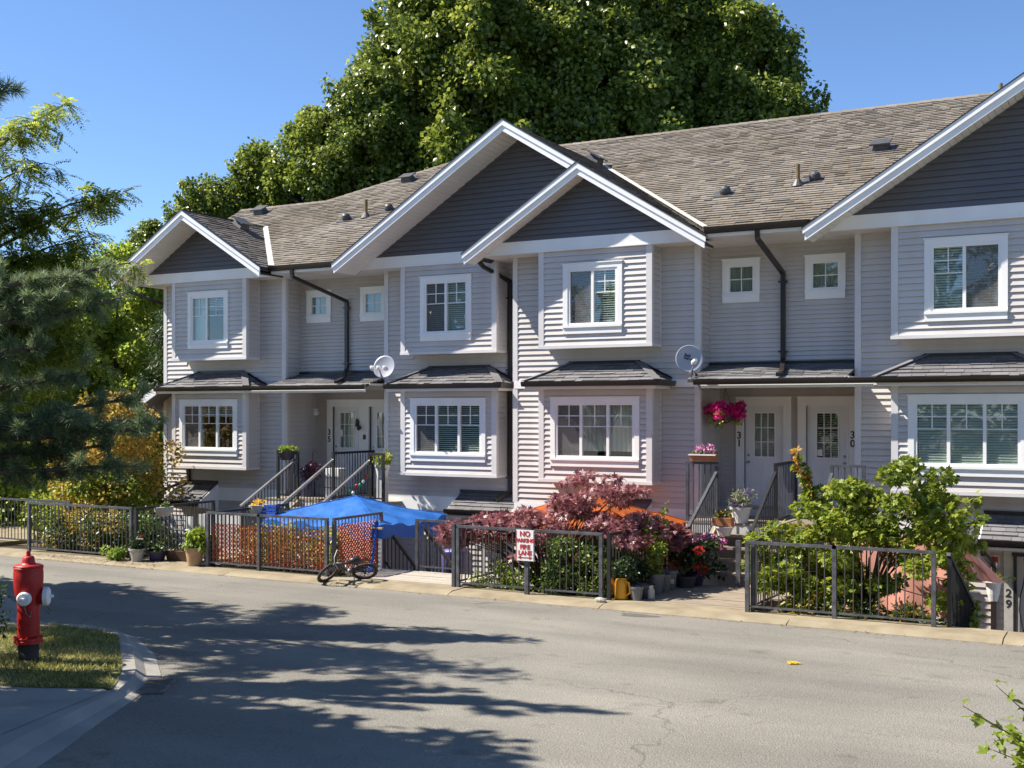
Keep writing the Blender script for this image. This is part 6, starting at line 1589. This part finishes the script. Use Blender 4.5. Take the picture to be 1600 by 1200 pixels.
# hanging basket
hb = thing('hanging_basket', (-7.42, 22.55, 3.2), 'hanging basket brimming with magenta petunias beside door 31', 'flower basket')
build(MB().lathe([(.06, -.16), (.15, -.08), (.19, .02), (.19, .04)], (-7.42, 22.5, 3.02), 18), 'bowl', M['darkpot'], hb)
mb = MB()
for a in (0, 2.1, 4.2): mb.tube([(-7.42 + .18 * math.cos(a), 22.5 + .18 * math.sin(a), 3.05), (-7.42, 22.5, 3.55)], .004, 4)
mb.tube([(-7.42, 22.5, 3.55), (-7.42, 22.5, 3.7)], .006, 5); build(mb, 'chain', M['black'], hb)
C = [(-7.42 + .36 * math.sqrt(RNG.random()) * math.cos(a), 22.5 + .36 * math.sin(a) * RNG.random(), 3.03 + RNG.uniform(-.06, .20)) for a in RNG.uniform(0, 6.28, 52)]
leaves('flowers', C, .07, 34, .065, LF['magenta'], hb, wid=.95, up=.3); leaves('leaves', [(c[0] * .9 - .742, c[1], c[2] - .14) for c in C[:18]], .07, 26, .06, LF['vine'], hb)
# bowls on the left porch, hanging basket of door 29
t = thing('bowl_planter', (-18.2, 22.05, 2.1), 'dark bowl planter with a green mound on the left porch railing', 'planter'); build(MB().lathe([(.12, -.18), (.22, -.02), (.26, .05), (.24, .05), (.2, .0)], (-18.2, 22.1, 2.10), 18), 'bowl', M['darkpot'], t); leaves('leaves', [(-18.2 + RNG.normal(0, .1), 22.1 + RNG.normal(0, .08), 2.17) for i in range(16)], .08, 40, .06, LF['lime'], t)
t = thing('hanging_basket', (-17.9, 22.6, 1.7), 'dark purple foliage basket hanging on a hook on the left porch', 'flower basket'); build(MB().lathe([(.08, -.14), (.17, 0), (.17, .03)], (-17.72, 22.5, 1.62), 14), 'bowl', M['darkpot'], t); leaves('leaves', [(-17.72 + RNG.normal(0, .11), 22.5 + RNG.normal(0, .1), 1.66 + RNG.normal(0, .12)) for i in range(20)], .08, 34, .07, LF['darkred'], t)
build(MB().tube([(-17.72, 22.5, 1.65), (-17.72, 22.5, 2.1), (-17.66, 22.5, 2.16), (-17.6, 22.5, 2.1)], .008, 5), 'hook', M['black'], t)
pot('white pot with a green plant at the right end of the left porch', -15.62, 22.4, 1.55, .12, .17, .3, 'whitepot', [G('vine', 16, .1, .22)])
tag(build(MB().box(-15.72, -15.52, 22.3, 22.5, ZLAND, 1.549), 'plant_stand', M['porch'], None, (-15.62, 22.4, ZLAND)), 'pale square stand under the white pot on the left porch', 'stand')
st = thing('garden_stool', (-18.0, 23.1, ZLAND), 'blue stool beside door 35 on the left porch', 'stool'); build(MB().lathe([(.17, 0), (.2, .2), (.16, .45), (.2, .48), (.2, .52)], (-18.25, 23.0, ZLAND), 16), 'body', M['purplepot'], st); build(MB().lathe([(.2, 0), (.22, .06), (.05, .2), (.01, .2)], (-18.25, 23.0, ZLAND + .53), 14), 'cushion', M['purplepot'], st)
dr_ = thing('drawer_tower', (-17.6, 22.7, ZLAND), 'white three-tier plastic drawer tower on the left porch', 'drawers')
for k in range(3): build(MB().box(-17.72, -17.3, 22.95, 23.3, ZLAND + .02 + k * .24, ZLAND + .23 + k * .24), 'drawer', M['white'], dr_)
hb = thing('hanging_basket', (-2.35, 21.5, .3), 'white ribbed half basket with small yellow flowers beside door 29', 'flower basket'); build(MB().lathe([(.07, -.32), (.10, -.2), (.13, 0), (.20, .01), (.20, .03), (.12, .03)], (-2.36, 21.6, .16), 16), 'bowl', M['whitepot'], hb)
leaves('leaves', [(-2.36 + RNG.normal(0, .09), 21.6 + RNG.normal(0, .06), .24) for i in range(10)], .06, 20, .05, LF['lime'], hb); leaves('flowers', [(-2.40, 21.55, .30), (-2.25, 21.55, .26), (-2.45, 21.55, .27)], .05, 14, .045, LF['yellowpetal'], hb)
build(MB().tube([(-2.36, 21.6, .2), (-2.42, 21.8, .42), (-2.42, 22.1, .45)], .01, 5), 'bracket', M['black'], hb)
for i, (u, z, lab) in enumerate(((-17.5, .86, 'pale rail planter hooked on the black fence behind the tan pot'), (-16.5, .93, 'pale rail planter with yellow flowers hooked on the dark fence'))):
    v = 18.35 if i == 0 else 19.0
    t = thing('rail_planter', (-18.48 if i == 0 else -16.44, v, z), lab, 'planter'); x = -18.43 if i == 0 else -16.4
    build(MB().lathe([(.09, 0), (.15, .1), (.16, .2), (.13, .2)], (x, v, z), 14, (0, 0, 1), 1.0, 1.5), 'bowl', M['palepot'], t)
    leaves('flowers', [(x + RNG.normal(0, .06), v + RNG.normal(0, .1), z + .24) for k in range(8)], .06, 20, .05, LF['yellowpetal' if i else 'shrub'], t)
# yellow watering can, glass jar
wc = thing('watering_can', (-7.64, 17.86, 0), 'yellow watering can standing at the end of the dark fence', 'watering can')
build(MB().lathe([(.11, 0), (.115, .02), (.10, .3), (.08, .33), (.075, .33)], (-7.66, 17.84, 0), 18), 'body', M['yellow'], wc, smooth=True)
build(MB().tube([(-7.62, 17.80, .30), (-7.50, 17.78, .28), (-7.48, 17.78, .12), (-7.58, 17.80, .05)], .018, 7), 'handle', M['yellow'], wc, smooth=True)
build(MB().tube([(-7.75, 17.84, .1), (-7.84, 17.85, .32), (-7.90, 17.85, .40)], [.03, .02, .028], 8), 'spout', M['yellow'], wc, smooth=True)
tag(build(MB().lathe([(.055, 0), (.06, .02), (.06, .14), (.035, .19), (.04, .22)], (-7.22, 18.05, 0), 16), 'glass_jar', M['palepot'], None, (-7.22, 18.05, 0), smooth=True), 'pale glass jar standing before the wide dark pot', 'jar')
